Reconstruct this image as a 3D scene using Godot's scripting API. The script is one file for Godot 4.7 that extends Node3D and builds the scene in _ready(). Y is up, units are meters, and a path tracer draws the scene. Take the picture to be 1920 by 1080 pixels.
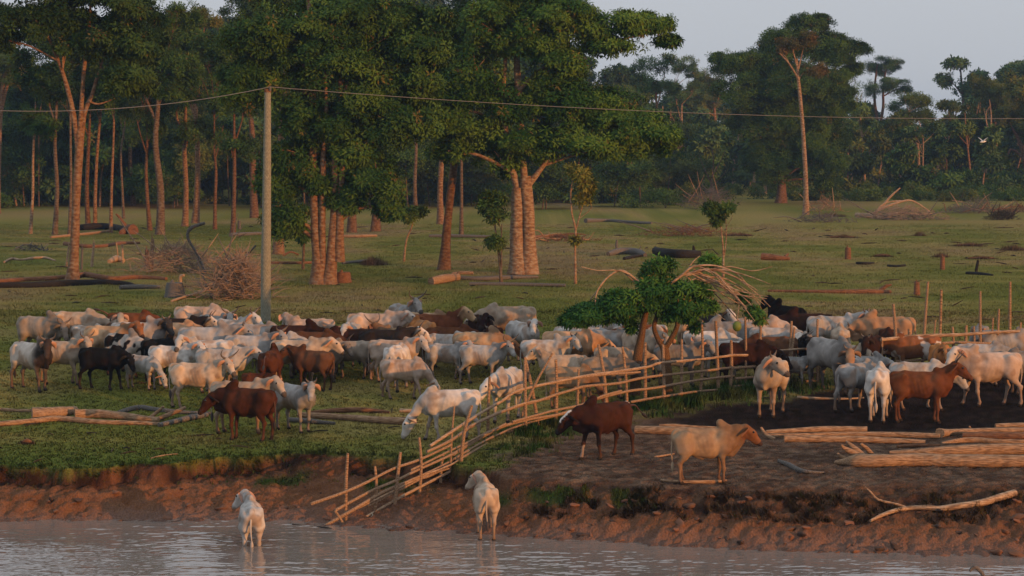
extends Node3D
# A zebu herd on a river bank at the end of the day, seen from a boat with a long lens.
# F, CAM_H, PITCH describe the lens; hit() finds the point of the ground under a direction.
const F := 4000.0
const CAM_H := 8.0
const PITCH := 0.07113
const BANK := 1.0          # the river lies this far below the pasture
var mat := {}
var poses := {}
var noise_a := gnoise(5, 0.022, 3)
var noise_b := gnoise(9, 0.06, 3)
var noise_c := gnoise(21, 0.5, 3)
var noise_d := gnoise(33, 0.09, 3)
var rng := RandomNumberGenerator.new()
var cam: Camera3D

func _ready() -> void:
	rng.seed = 4711
	# camera
	cam = Camera3D.new()
	cam.name = "camera"
	add_child(cam)
	cam.position = Vector3(0, CAM_H, 0)
	cam.rotation = Vector3(-PITCH, 0, 0)
	cam.fov = rad_to_deg(2.0 * atan(540.0 / F))
	cam.near = .5
	cam.far = 3000
	# sky, haze, exposure
	var env := Environment.new()
	env.background_mode = Environment.BG_SKY
	var psm := ProceduralSkyMaterial.new()
	psm.sky_top_color = Color(.84, .86, .89)
	psm.sky_horizon_color = Color(.705, .72, .742)
	psm.sky_curve = .25
	psm.ground_bottom_color = Color(.25, .23, .20)
	psm.ground_horizon_color = Color(.60, .60, .62)
	psm.ground_curve = .02
	psm.sun_angle_max = 60.0
	psm.sun_curve = .2
	var sky := Sky.new()
	sky.sky_material = psm
	env.sky = sky
	env.tonemap_mode = Environment.TONE_MAPPER_LINEAR
	env.tonemap_exposure = 1.08
	env.sdfgi_enabled = true
	env.ssao_enabled = true
	env.ssil_enabled = true
	env.fog_enabled = true
	env.fog_density = .00026
	env.fog_light_color = Color(.60, .76, .95)
	var we := WorldEnvironment.new()
	we.name = "world_environment"
	we.environment = env
	add_child(we)
	# the low sun behind the boat, to the right
	var sun := DirectionalLight3D.new()
	sun.name = "sun"
	add_child(sun)
	sun.rotation_degrees = Vector3(-5.5, 46, 0)
	sun.light_color = Color(1.0, .68, .38)
	sun.light_energy = 1.25
	sun.light_angular_distance = .5
	sun.shadow_enabled = true

	make_materials()
	make_bank_lines()
	make_terrain()
	make_water()
	make_grass()
	make_forest()
	make_near_trees()
	make_saplings()
	make_herd_tree()
	make_pole()
	make_fences()
	make_logs()
	make_pasture_debris()
	make_bank_things()
	make_herd()
	make_bird()

# ---------------------------------------------------------------- lens and ground
func ray(px: float, py: float) -> Vector3:   # direction, one unit deep
	var v := Vector3((px - 960.0) / F, -(py - 540.0) / F, -1.0)
	v = v.rotated(Vector3.RIGHT, -PITCH)
	return v / -v.z

func at(px: float, py: float, d: float) -> Vector3:
	return Vector3(0, CAM_H, 0) + ray(px, py) * d

func rise(d: float) -> float:
	return 1.3 * smoothstep(56.0, 76.0, d) + .25 * smoothstep(76.0, 140.0, d)

func hit(px: float, py: float, off := 0.0) -> Vector3:   # where that direction meets the pasture (off metres above it)
	var r := ray(px, py)
	var d := 60.0
	for i in 30:
		d = lerpf(d, (CAM_H - off - pasture(r.x * d, d)) / -r.y, .6)
		d = clampf(d, 30.0, 900.0)
	return Vector3(r.x * d, pasture(r.x * d, d) , -d)

func water_hit(px: float, py: float, h := 0.0) -> Vector3:
	var r := ray(px, py)
	var d := (CAM_H + BANK - h) / -r.y
	return Vector3(r.x * d, -BANK + h, -d)

func on_ground(px: float, d: float) -> Vector3:
	var x := (px - 960.0) / F * d
	return Vector3(x, ground(x, d), -d)

func pasture(x: float, d: float) -> float:
	return rise(d) + .05 * noise_d.get_noise_2d(x * 3.0, d * 3.0) * smoothstep(50.0, 60.0, d)

# bank: where the turf ends and where the water begins, along x
const EDGE_PX := [[-400, 872, 985], [0, 872, 977], [120, 880, 976], [250, 868, 976], [400, 858, 976], [520, 852, 978], [620, 850, 982], [700, 856, 988], [770, 862, 993], [850, 868, 996], [900, 876, 1001], [960, 896, 1006], [1050, 902, 1012], [1150, 905, 1018], [1250, 912, 1024], [1400, 915, 1032], [1550, 912, 1037], [1700, 908, 1040], [1920, 905, 1042], [2300, 905, 1046]]
var edge := []
func make_bank_lines() -> void:
	for e in EDGE_PX:
		var de := CAM_H / -ray(e[0], e[1]).y
		var dw := (CAM_H + BANK) / -ray(e[0], e[2]).y
		edge.append([(e[0] - 960.0) / F * 50.0, de, dw])

func bank_at(x: float) -> Vector2:
	if x <= edge[0][0]: return Vector2(edge[0][1], edge[0][2])
	for i in edge.size() - 1:
		if x < edge[i + 1][0]:
			var t: float = (x - edge[i][0]) / (edge[i + 1][0] - edge[i][0])
			t = t * t * (3 - 2 * t)
			return Vector2(lerpf(edge[i][1], edge[i + 1][1], t), lerpf(edge[i][2], edge[i + 1][2], t))
	return Vector2(edge[-1][1], edge[-1][2])

func bank_share(x: float, d: float) -> float:   # 0 on the turf, 1 at the water
	var b := bank_at(x)
	var ragged := .46 * noise_c.get_noise_2d(x * 1.1, 3.0) + .13 * noise_c.get_noise_2d(x * 4.0, d * 1.5) + .07 * noise_c.get_noise_2d(x * 16.0, d * 9.0)
	return (b.x + ragged - d) / maxf(.4, b.x - b.y + ragged * .7)

func ground(x: float, d: float) -> float:
	if d > 56.0: return pasture(x, d)
	var s := bank_share(x, d)
	var h := pasture(x, d)
	if x > -4.0 and d > 46.0:
		h += (.05 * noise_c.get_noise_2d(x * 3.0 + 11.0, d * 3.0) + .045 * noise_c.get_noise_2d(x * 8.0, d * 8.0 + 31.0)) * smoothstep(-1.5, 1.0, x) * smoothstep(58.0, 53.0, d)
	if s <= -.15: return h
	var right := smoothstep(-1.0, 1.5, x)
	var slump := clampf(.5 + 1.7 * noise_c.get_noise_2d(x * .8 + 200.0, 5.0), 0, 1)
	var left_profile := .44 * smoothstep(0.0, .07 + .34 * slump * slump, s) + .10 * smoothstep(.1, .42, s) + .14 * smoothstep(.42, .55, s) + .32 * smoothstep(.5, 1.0, s)
	var right_profile := .20 * smoothstep(-.1, .3, s) + .20 * smoothstep(.26, .46, s) + .20 * smoothstep(.4, .7, s) + .40 * smoothstep(.62, 1.02, s)
	var p := lerpf(left_profile, right_profile, right)
	var lump := smoothstep(0.02, .15, s)
	h -= p * BANK
	h += lump * (1.0 - .6 * smoothstep(.9, 1.2, s)) * (.085 * noise_c.get_noise_2d(x * 3.2, d * 3.2 + 40.0) + .085 * noise_c.get_noise_2d(x * 9.0, d * 9.0) + .03 * noise_c.get_noise_2d(x * 19.0, d * 19.0) + .11 * absf(noise_c.get_noise_2d(x * 4.2, d * 1.1)) * (1.0 - smoothstep(.8, 1.0, s)))
	# foot prints and clods where the cattle come down
	if s > 1.0: h -= .34 * (s - 1.0) * 1.6
	return maxf(h, -2.2)

# areas of the ground, as outlines on it
var areas := {}
func outline(points: Array) -> PackedVector2Array:
	var out := PackedVector2Array()
	for p in points:
		var w := hit(p[0], p[1])
		out.append(Vector2(w.x, -w.z))
	return out

func inside_by(p: Vector2, poly: PackedVector2Array) -> float:   # metres inside (+) or outside (-)
	var best := 1e9
	for i in poly.size():
		var q := Geometry2D.get_closest_point_to_segment(p, poly[i], poly[(i + 1) % poly.size()])
		best = minf(best, p.distance_squared_to(q))
	best = sqrt(best)
	return best if Geometry2D.is_point_in_polygon(p, poly) else -best

func soil(x: float, d: float) -> Array:   # [colour, how much grass]
	var p := Vector2(x, d)
	var n := noise_c.get_noise_2d(x * .9, d * .9)
	var n2 := noise_c.get_noise_2d(x * 4.0 + 90.0, d * 4.0)
	var n3 := noise_d.get_noise_2d(x * .8 + 300.0, d * .35)
	var trail := noise_c.get_noise_2d(x * .22 + 60.0, d * .55)
	var turf := Vector3(.195, .212, .046).lerp(Vector3(.375, .305, .098), clampf(.56 + n3 * 1.6 + n * .35 + trail * .9, 0, 1))
	turf = turf.lerp(Vector3(.145, .205, .040), clampf(smoothstep(56.0, 52.0, d) * .75, 0, 1))
	turf = turf.lerp(Vector3(.33, .23, .12), clampf(n3 * 2.0 - .15 + n * .5 + trail * 1.2, 0, 1) * .75 * smoothstep(66.0, 80.0, d))
	var c := turf * (1.0 + .16 * n2)
	var grass := 1.0
	if d < 78.0:
		var dirt := smoothstep(-.5, .45, inside_by(p, areas.dirt) + n * .8 + n2 * .35)
		if dirt > 0.0:
			var earth := Vector3(.10, .062, .043).lerp(Vector3(.235, .155, .105), clampf(.35 + n2 * 1.1 + n * .6, 0, 1))
			c = c.lerp(earth, dirt)
			grass -= dirt
		var mire := smoothstep(-.8, .7, inside_by(p, areas.mire) + n * .8 + n2 * .5)
		if mire > 0.0:
			c = c.lerp(Vector3(.022, .017, .015).lerp(Vector3(.045, .032, .026), clampf(.3 + n2 * 1.5, 0, 1)), mire)
			grass -= mire
	if d < 56.0:
		var s := bank_share(x, d)
		if s > -.02:
			var right := smoothstep(-1.0, 1.5, x)
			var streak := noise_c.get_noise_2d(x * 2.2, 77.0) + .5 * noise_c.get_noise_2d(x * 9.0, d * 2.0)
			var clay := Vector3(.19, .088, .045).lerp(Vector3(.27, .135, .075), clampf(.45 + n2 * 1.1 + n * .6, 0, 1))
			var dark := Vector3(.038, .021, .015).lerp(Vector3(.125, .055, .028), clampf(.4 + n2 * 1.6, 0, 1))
			clay = clay.lerp(dark, clampf(1.05 + streak * 1.1, 0, 1) * (1.0 - smoothstep(.13, .36, s + n * .1)) * (1.0 - right))  # upper cliff darkened: dark humus, plus the turf's shade painted into the clay
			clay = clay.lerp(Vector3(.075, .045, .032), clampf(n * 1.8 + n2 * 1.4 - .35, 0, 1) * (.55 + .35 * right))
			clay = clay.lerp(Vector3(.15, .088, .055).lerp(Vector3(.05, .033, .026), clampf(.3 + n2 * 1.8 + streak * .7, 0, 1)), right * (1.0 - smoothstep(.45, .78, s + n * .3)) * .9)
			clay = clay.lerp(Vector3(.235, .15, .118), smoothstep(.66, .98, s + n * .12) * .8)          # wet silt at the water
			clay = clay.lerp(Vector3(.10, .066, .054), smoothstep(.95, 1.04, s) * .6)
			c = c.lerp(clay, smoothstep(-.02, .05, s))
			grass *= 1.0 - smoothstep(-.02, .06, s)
			# turf that slid down the bank
			var ledge := (1.0 - smoothstep(.05, .16, absf(s - .34 - n * .05))) * smoothstep(-.12, .12, noise_c.get_noise_2d(x * .75 + 7.0, 3.0) + .04)
			if x > 3.0 or x < -6.3: ledge = 0.0
			c = c.lerp(Vector3(.055, .085, .020), ledge * .85)
			grass = maxf(grass, ledge)
	return [c, clampf(grass, 0, 1)]

func spaced(from: float, to: float, step: float) -> Array:
	var out := []
	var v := from
	while v < to:
		out.append(v)
		v += step
	return out

func sheet(xs: Array, ds: Array, height: Callable, color: Callable) -> ArrayMesh:
	var w := xs.size()
	var vs := PackedVector3Array()
	var cs := PackedColorArray()
	var ix := PackedInt32Array()
	vs.resize(w * ds.size())
	cs.resize(w * ds.size())
	for j in ds.size():
		for i in w:
			vs[j * w + i] = Vector3(xs[i], height.call(xs[i], ds[j]), -ds[j])
			cs[j * w + i] = color.call(xs[i], ds[j])
	var ns := PackedVector3Array()
	ns.resize(vs.size())
	for j in ds.size():
		for i in w:
			var a := vs[j * w + mini(i + 1, w - 1)] - vs[j * w + maxi(i - 1, 0)]
			var b := vs[mini(j + 1, ds.size() - 1) * w + i] - vs[maxi(j - 1, 0) * w + i]
			ns[j * w + i] = a.cross(b).normalized()
	for j in ds.size() - 1:
		for i in w - 1:
			var o := j * w + i
			ix.append_array([o, o + w, o + w + 1, o, o + w + 1, o + 1])
	var arrays := []
	arrays.resize(Mesh.ARRAY_MAX)
	arrays[Mesh.ARRAY_VERTEX] = vs
	arrays[Mesh.ARRAY_NORMAL] = ns
	arrays[Mesh.ARRAY_COLOR] = cs
	arrays[Mesh.ARRAY_INDEX] = ix
	var m := ArrayMesh.new()
	m.add_surface_from_arrays(Mesh.PRIMITIVE_TRIANGLES, arrays)
	return m

func make_terrain() -> void:
	areas.dirt = outline([[880, 890], [985, 842], [1075, 806], [1180, 788], [1260, 775], [1420, 752], [1540, 738], [1700, 716], [1925, 700], [2300, 690], [2300, 940], [880, 940]])
	areas.mire = outline([[1232, 786], [1300, 768], [1420, 752], [1535, 738], [1700, 722], [1925, 702], [2200, 700], [2200, 800], [1700, 812], [1500, 808], [1260, 800]])
	var xs := [-900, -600, -400, -280, -200, -140, -100, -75, -58, -46, -37, -30, -25, -21, -18, -16] + spaced(-14.6, 14.7, .085) + [16, 18, 21, 25, 30, 37, 46, 58, 75, 100, 140, 200, 280, 400, 600, 900]
	var ds := [26.0, 32.0, 38.0, 42.0, 44.0] + spaced(45.6, 55.6, .062) + spaced(55.7, 78.0, .28) + spaced(78.0, 150.0, 1.2) + [152, 160, 172, 186, 200, 220, 245, 275, 320, 380, 460, 600, 850, 1200]
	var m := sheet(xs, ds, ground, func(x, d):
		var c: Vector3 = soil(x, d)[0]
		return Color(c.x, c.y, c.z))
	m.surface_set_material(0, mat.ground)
	tag(numbered_mesh("ground", m), "", "", "", "structure")

func numbered_mesh(called: String, m: Mesh) -> MeshInstance3D:
	var o := MeshInstance3D.new()
	o.name = numbered(called)
	o.mesh = m
	add_child(o)
	return o

func make_water() -> void:
	var wave_a := gnoise(71, .35, 3)
	var wave_b := gnoise(72, .12, 2)
	var xs := [-900, -300, -120, -60, -35, -22, -17] + spaced(-14.5, 14.6, .085) + [17, 22, 35, 60, 120, 300, 900]
	var ds := [-60.0, -20.0, 5.0, 18.0, 26.0, 32.0, 36.0, 38.5, 40.0] + spaced(41.0, 51.6, .04) + [52.5]
	var m := sheet(xs, ds, func(x, d):
		var calm := .45 + .8 * clampf(.5 + 1.4 * wave_b.get_noise_2d(x * .7, d * 2.2 + 90.0), 0, 1)
		return -BANK + calm * (.006 * wave_a.get_noise_2d(x * 4.2, d * 9.5) + .009 * wave_b.get_noise_2d(x * 4.0 + d * 2.0, d * 11.0) + .005 * wave_a.get_noise_2d(x * 11.0 + 50.0, d * 21.0)), func(_x, _d): return Color(1, 1, 1))
	m.surface_set_material(0, mat.water)
	tag(numbered_mesh("water", m), "", "", "", "structure")

# ---------------------------------------------------------------- materials
func noise_texture(sd: int, freq: float, lo: float, hi: float, normal := 0.0, size := 512) -> NoiseTexture2D:
	var t := NoiseTexture2D.new()
	t.width = size
	t.height = size
	t.seamless = true
	t.noise = gnoise(sd, freq, 5)
	if normal > 0.0:
		t.as_normal_map = true
		t.bump_strength = normal
	else:
		var g := Gradient.new()
		g.set_color(0, Color(lo, lo, lo))
		g.set_color(1, Color(hi, hi, hi))
		t.color_ramp = g
	return t

func tinted(c: Vector3, rough := .9, tex: Texture2D = null, scale := 1.0, bump: Texture2D = null, stretch := Vector3.ONE) -> StandardMaterial3D:
	var m := StandardMaterial3D.new()
	m.albedo_color = Color(c.x, c.y, c.z).linear_to_srgb()
	m.roughness = rough
	m.metallic_specular = .3
	if tex:
		m.albedo_texture = tex
		m.uv1_triplanar = true
		m.uv1_world_triplanar = true
		m.uv1_scale = stretch * scale
	if bump:
		m.normal_enabled = true
		m.normal_texture = bump
	return m

func make_materials() -> void:
	var grain := noise_texture(1, .03, .55, 1.0)
	var rough_grain := noise_texture(2, .05, .35, 1.0)
	var bumps := noise_texture(3, .04, 0, 1, 6.0)
	var bark_tex := noise_texture(11, .03, .3, 1.0)
	var ramp := Gradient.new()
	ramp.set_color(0, Color(.50, .41, .34))
	ramp.set_color(1, Color(1, .98, .95))
	ramp.add_point(.42, Color(.70, .60, .52))
	ramp.add_point(.55, Color(.86, .74, .62))
	ramp.add_point(.68, Color(.80, .80, .78))
	bark_tex.color_ramp = ramp
	var wood_tex := noise_texture(12, .04, .4, 1.0)
	var ramp2 := Gradient.new()
	ramp2.set_color(0, Color(.42, .34, .28))
	ramp2.set_color(1, Color(1, 1, 1))
	ramp2.add_point(.45, Color(.78, .70, .62))
	ramp2.add_point(.6, Color(.95, .88, .80))
	wood_tex.color_ramp = ramp2
	mat.ground = tinted(Vector3.ONE, .95, noise_texture(4, .06, .62, 1.0), .55, noise_texture(6, .05, 0, 1, 9.0))
	mat.ground.vertex_color_use_as_albedo = true
	mat.ground.metallic_specular = .04
	mat.water = tinted(Vector3(.182, .154, .134), .06)
	mat.water.metallic_specular = .5
	mat.hide = StandardMaterial3D.new()
	mat.hide.vertex_color_use_as_albedo = true
	mat.hide.roughness = .8
	mat.hide.metallic_specular = .12
	mat.horn = flat_mat(Vector3(.09, .07, .055), .5)
	mat.eye = flat_mat(Vector3(.008, .007, .006), .15)
	mat.pink_ear = flat_mat(Vector3(.40, .23, .165))
	mat.bark = tinted(Vector3(.31, .23, .165), .9, bark_tex, .4, bumps, Vector3(.5, 1.05, .5))
	mat.bark_pale = tinted(Vector3(.40, .34, .275), .9, bark_tex, .4, bumps, Vector3(.5, 1.05, .5))
	mat.bark_grey = tinted(Vector3(.19, .17, .145), .9, bark_tex, .4, bumps, Vector3(.5, 1.05, .5))
	mat.bark_red = tinted(Vector3(.20, .14, .10), .9, bark_tex, .4, bumps, Vector3(.5, 1.05, .5))
	mat.bark_dark = tinted(Vector3(.08, .06, .045), .9, rough_grain, .5, bumps)
	mat.wood_pale = tinted(Vector3(.44, .365, .29), .9, wood_tex, .8, bumps, Vector3(.16, 1.6, 1.2))
	mat.wood_tan = tinted(Vector3(.36, .275, .20), .9, wood_tex, .8, bumps, Vector3(.16, 1.6, 1.2))
	mat.wood_red = tinted(Vector3(.22, .13, .085), .9, wood_tex, .8, bumps, Vector3(.16, 1.6, 1.2))
	mat.wood_grey = tinted(Vector3(.25, .23, .21), .9, rough_grain, .9, bumps)
	mat.char_wood = tinted(Vector3(.03, .026, .023), .85, grain, 1.0, bumps)
	mat.moss_bark = tinted(Vector3(.20, .135, .07), .95, bark_tex, 1.6, bumps)
	mat.pole = tinted(Vector3(.46, .455, .35), .9, rough_grain, .8, bumps, Vector3(3, .35, 3))
	mat.twig = tinted(Vector3(.25, .18, .13), .9)
	mat.rail = tinted(Vector3(.37, .295, .225), .85, wood_tex, 2.0, bumps, Vector3(.7, .7, .7))
	mat.wire = flat_mat(Vector3(.13, .135, .14), .5)
	mat.fruit = tinted(Vector3(.12, .16, .03), .5)
	mat.white = flat_mat(Vector3(.75, .75, .72))
	mat.rope = flat_mat(Vector3(.55, .52, .40))
	for k in LEAVES:
		var m := StandardMaterial3D.new()
		m.albedo_color = Color(1, 1, 1)
		m.vertex_color_use_as_albedo = true
		m.roughness = .62
		m.metallic_specular = .25
		m.cull_mode = BaseMaterial3D.CULL_DISABLED
		m.backlight_enabled = true
		m.backlight = Color(.5, .5, .3)
		mat["leaf_" + k] = m
	mat.grass = StandardMaterial3D.new()
	mat.grass.vertex_color_use_as_albedo = true
	mat.grass.roughness = .85
	mat.grass.metallic_specular = .2
	mat.grass.cull_mode = BaseMaterial3D.CULL_DISABLED
	make_cow_parts()

# ---------------------------------------------------------------- grass
func tuft_mesh(sd: int, blades: int, h: float, spread: float) -> ArrayMesh:
	var r := RandomNumberGenerator.new()
	r.seed = sd
	var st := SurfaceTool.new()
	st.begin(Mesh.PRIMITIVE_TRIANGLES)
	for i in blades:
		var a := r.randf() * TAU
		var o := Vector3(cos(a), 0, sin(a)) * sqrt(r.randf()) * spread
		var b := r.randf() * TAU
		var side := Vector3(cos(b), 0, sin(b)) * r.randf_range(.004, .008)
		var lean := Vector3(cos(b + 1.3), 0, sin(b + 1.3)) * r.randf_range(.1, .7) * h
		var hh := h * r.randf_range(.5, 1.0)
		var m := o + lean * .35 + Vector3(0, hh * .6, 0)
		var t := o + lean + Vector3(0, hh, 0)
		var up := Vector3(0, 1, 0)
		for v in [o - side, m + side * .7, o + side, o - side, m - side * .7, m + side * .7, m - side * .7, t, m + side * .7]:
			st.set_normal((up + side * 12.0).normalized())
			st.add_vertex(v)
	return st.commit()

func scatter(called: String, mesh: Mesh, m: Material, xf: Array, cs: Array, parent: Node = null) -> MultiMeshInstance3D:
	var mm := MultiMesh.new()
	mm.transform_format = MultiMesh.TRANSFORM_3D
	mm.use_colors = true
	mm.mesh = mesh
	mm.instance_count = xf.size()
	for i in xf.size():
		mm.set_instance_transform(i, xf[i])
		mm.set_instance_color(i, cs[i])
	var o := MultiMeshInstance3D.new()
	o.multimesh = mm
	o.material_override = m
	o.set_meta("kind", "stuff")
	if parent:
		o.name = called
		parent.add_child(o, true)
	else:
		o.name = numbered(called)
		add_child(o)
	return o

func make_grass() -> void:
	var xf := []
	var cs := []
	var short := tuft_mesh(1, 12, .052, .09)
	for i in 62000:
		var d := 49.0 + 33.0 * pow(rng.randf(), 1.25)
		var x := rng.randf_range(-.262, .262) * d
		var s: Array = soil(x, d)
		if rng.randf() > s[1]: continue
		var c: Vector3 = s[0] * rng.randf_range(1.2, 2.1)
		c = c.lerp(Vector3(.30, .23, .09), .5 if rng.randf() < .16 else 0.0)
		xf.append(Transform3D(Basis(Vector3.UP, rng.randf() * TAU).scaled(Vector3.ONE * rng.randf_range(.6, 1.35)), Vector3(x, ground(x, d) - .01, -d)))
		cs.append(Color(c.x, c.y, c.z))
	tag(scatter("grass", short, mat.grass, xf, cs), "short grazed pasture grass between river bank and trees", "grass", "", "stuff")
	xf = []
	cs = []
	var far := tuft_mesh(2, 12, .11, .30)
	for i in 26000:
		var d := 76.0 + 80.0 * pow(rng.randf(), 1.2)
		var x := rng.randf_range(-.26, .26) * d
		var c: Vector3 = soil(x, d)[0] * rng.randf_range(1.1, 1.9)
		xf.append(Transform3D(Basis(Vector3.UP, rng.randf() * TAU).scaled(Vector3(1, rng.randf_range(.4, 1.1), 1)), Vector3(x, ground(x, d) - .01, -d)))
		cs.append(Color(c.x, c.y, c.z))
	tag(scatter("grass", far, mat.grass, xf, cs), "dry mottled pasture grass in among the standing trees", "grass", "", "stuff")
	xf = []
	cs = []
	var straw := tuft_mesh(4, 7, .03, .22)
	for i in 5200:
		var d := rng.randf_range(47.6, 58.0)
		var x := rng.randf_range(-1.5, .27 * d)
		if inside_by(Vector2(x, d), areas.mire) > -.2: continue
		if inside_by(Vector2(x, d), areas.dirt) < 0.0 or noise_c.get_noise_2d(x * 1.1 + 5.0, d * 1.1) < -.12: continue
		var c := Vector3(.20, .125, .075).lerp(Vector3(.38, .27, .17), rng.randf()) if rng.randf() < .55 else Vector3(.05, .034, .026)
		xf.append(Transform3D(Basis(Vector3.UP, rng.randf() * TAU).scaled(Vector3(1.0, rng.randf_range(.3, 1.0), 1.0)), Vector3(x, ground(x, d), -d)))
		cs.append(Color(c.x, c.y, c.z))
	tag(scatter("trodden_straw", straw, mat.grass, xf, cs), "trodden straw, dung and root bits on the bare earth of the bank", "straw", "", "stuff")
	xf = []
	cs = []
	# taller growth: along the corral rails, on the lip of the bank, on the slid turf
	xf = []
	cs = []
	var tall := tuft_mesh(3, 14, .24, .10)
	var strips := [[960, 815, 1240, 752, 900, .42, 1.0], [1215, 770, 1440, 722, 900, .6, 1.2], [1440, 728, 1540, 722, 260, .5, 1.1], [1000, 922, 1195, 934, 420, .22, .55], [0, 872, 620, 858, 500, .5, .38], [500, 905, 860, 905, 420, .16, .5], [940, 860, 1060, 806, 340, .5, .8]]
	for p in strips:
		var a := march(p[0], p[1]) if p[1] > 900 else hit(p[0], p[1])
		var b := march(p[2], p[3]) if p[1] > 900 else hit(p[2], p[3])
		for i in int(p[4]):
			var w := a.lerp(b, rng.randf()) + Vector3(rng.randfn() * .3, 0, rng.randfn() * p[5])
			var yellow := clampf(noise_c.get_noise_2d(w.x * 1.2, w.z * 1.2) * 1.6 + .15, 0, 1)
			if noise_c.get_noise_2d(w.x * 2.0 + 40.0, w.z * 2.0) < -.18: continue
			if p[1] > 900 and soil(w.x, -w.z)[1] < .3: continue
			var c := Vector3(.085, .18, .024).lerp(Vector3(.26, .22, .036), yellow) * rng.randf_range(.8, 1.2)
			xf.append(Transform3D(Basis(Vector3.UP, rng.randf() * TAU).scaled(Vector3.ONE * rng.randf_range(.6, 1.3) * p[6]), Vector3(w.x, ground(w.x, -w.z) - .02, w.z)))
			cs.append(Color(c.x, c.y, c.z))
	for i in 1500:   # turf hanging over the lip of the left bank
		var x := rng.randf_range(-13.2, -1.4)
		var b := bank_at(x)
		var d := b.x + rng.randf_range(-.75, .75)
		var s := bank_share(x, d)
		if s < -.05 or s > .075 + .04 * noise_c.get_noise_1d(x * 3.0): continue
		var c := Vector3(.085, .15, .024).lerp(Vector3(.20, .17, .045), rng.randf() * .7)
		xf.append(Transform3D(Basis(Vector3.RIGHT, rng.randf_range(.3, 1.5)).rotated(Vector3.UP, rng.randfn() * .5).scaled(Vector3.ONE * rng.randf_range(.4, .85)), Vector3(x, ground(x, d) - .01, -d)))
		cs.append(Color(c.x, c.y, c.z))
	for i in 2600:
		var px := rng.randf_range(1000, 1940)
		var x := (px - 960.0) / F * 48.5
		var b := bank_at(x)
		var s := rng.randf_range(.16, .62)
		if noise_c.get_noise_2d(x * 1.5 + 9.0, s * 5.0) < .02: continue
		var d := lerpf(b.x, b.y, s)
		var c := Vector3(.13, .075, .035).lerp(Vector3(.27, .17, .075), rng.randf())
		if rng.randf() < .18: c = Vector3(.10, .12, .03)
		xf.append(Transform3D(Basis(Vector3.RIGHT, .7).rotated(Vector3.UP, rng.randfn() * .8).scaled(Vector3.ONE * rng.randf_range(.4, .9)), Vector3(x, ground(x, d) - .02, -d)))
		cs.append(Color(c.x, c.y, c.z))
	tag(scatter("tall_grass", tall, mat.grass, xf, cs), "taller yellow green grass along the corral rails and bank edge", "grass", "", "stuff")
# ---------------------------------------------------------------- helpers
var taken := {}
func numbered(called: String) -> String:
	var n: int = taken.get(called, 0)
	taken[called] = n + 1
	return called if n == 0 else "%s_%03d" % [called, n]

func part(called: String, mesh: Mesh, parent: Node, m: Material = null) -> MeshInstance3D:
	var o := MeshInstance3D.new()
	var n := 0
	var fresh := called
	while parent.has_node(NodePath(fresh)):
		n += 1
		fresh = "%s_%03d" % [called, n]
	o.name = fresh
	o.mesh = mesh
	if m: o.material_override = m
	parent.add_child(o, true)
	return o

func tag(o: Node, label: String, category: String, group := "", kind := "") -> Node:
	if label: o.set_meta("label", label)
	if category: o.set_meta("category", category)
	if group: o.set_meta("group", group)
	if kind: o.set_meta("kind", kind)
	return o

func thing(called: String, at: Vector3, label: String, category: String, group := "") -> Node3D:
	var o := Node3D.new()
	o.name = numbered(called)
	add_child(o)
	o.position = at
	tag(o, label, category, group)
	return o

# a tube through [point, radius] pairs, ends closed, ring by ring; rough lifts its surface unevenly
func tube(st: SurfaceTool, pts: Array, sides := 8, rough := 0.0, sd := 0.0) -> void:
	var n := pts.size()
	var rings := []
	var up := Vector3(.13, .2, 1).normalized()
	for i in n:
		var a: Vector3 = pts[maxi(0, i - 1)][0]
		var b: Vector3 = pts[mini(n - 1, i + 1)][0]
		var d := (b - a).normalized()
		if d.length_squared() < .5: d = Vector3.UP
		var s := d.cross(up)
		if s.length_squared() < .01: s = d.cross(Vector3.RIGHT)
		s = s.normalized()
		up = s.cross(d).normalized()
		var ring := []
		var c: Vector3 = pts[i][0]
		var r: float = pts[i][1]
		for k in sides:
			var ang := TAU * k / sides
			var q := r
			if rough > 0.0: q *= 1.0 + rough * (1.6 * noise_b.get_noise_3d(c.x * 14 + k * 7.0 + sd, c.y * 14, c.z * 14 + sd) + .45 * sin(ang * 3.0 + sd))
			ring.append(c + (s * cos(ang) + up * sin(ang)) * q)
		rings.append(ring)
	st.set_smooth_group(0)
	for i in n - 1:
		for k in sides:
			var l := (k + 1) % sides
			for v in [rings[i][k], rings[i][l], rings[i + 1][l], rings[i][k], rings[i + 1][l], rings[i + 1][k]]: st.add_vertex(v)
	for e in [0, n - 1]:
		var c: Vector3 = pts[e][0]
		for k in sides:
			var l := (k + 1) % sides
			st.set_smooth_group(1 + e)
			if e == 0:
				st.add_vertex(c); st.add_vertex(rings[e][l]); st.add_vertex(rings[e][k])
			else:
				st.add_vertex(c); st.add_vertex(rings[e][k]); st.add_vertex(rings[e][l])
	st.set_smooth_group(0)

func tube_mesh(pts: Array, sides := 8, rough := 0.0, sd := 0.0) -> ArrayMesh:
	var st := SurfaceTool.new()
	st.begin(Mesh.PRIMITIVE_TRIANGLES)
	tube(st, pts, sides, rough, sd)
	st.generate_normals()
	return st.commit()

func gnoise(sd: int, freq: float, oct := 3) -> FastNoiseLite:
	var n := FastNoiseLite.new()
	n.seed = sd
	n.frequency = freq
	n.fractal_octaves = oct
	return n
# ---------------------------------------------------------------- cattle
# A pose is a list of tapered bones; their distances are joined with a smooth minimum and meshed as surface nets.
const SHORT := Vector3(.86, 1, 1)
var bones := []
func bone(a: Vector3, b: Vector3, ra: float, rb: float, region: int, k := 0.06, flat := 1.0) -> void:
	bones.append([a * SHORT, b * SHORT, ra, rb, region, k, flat])

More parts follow.
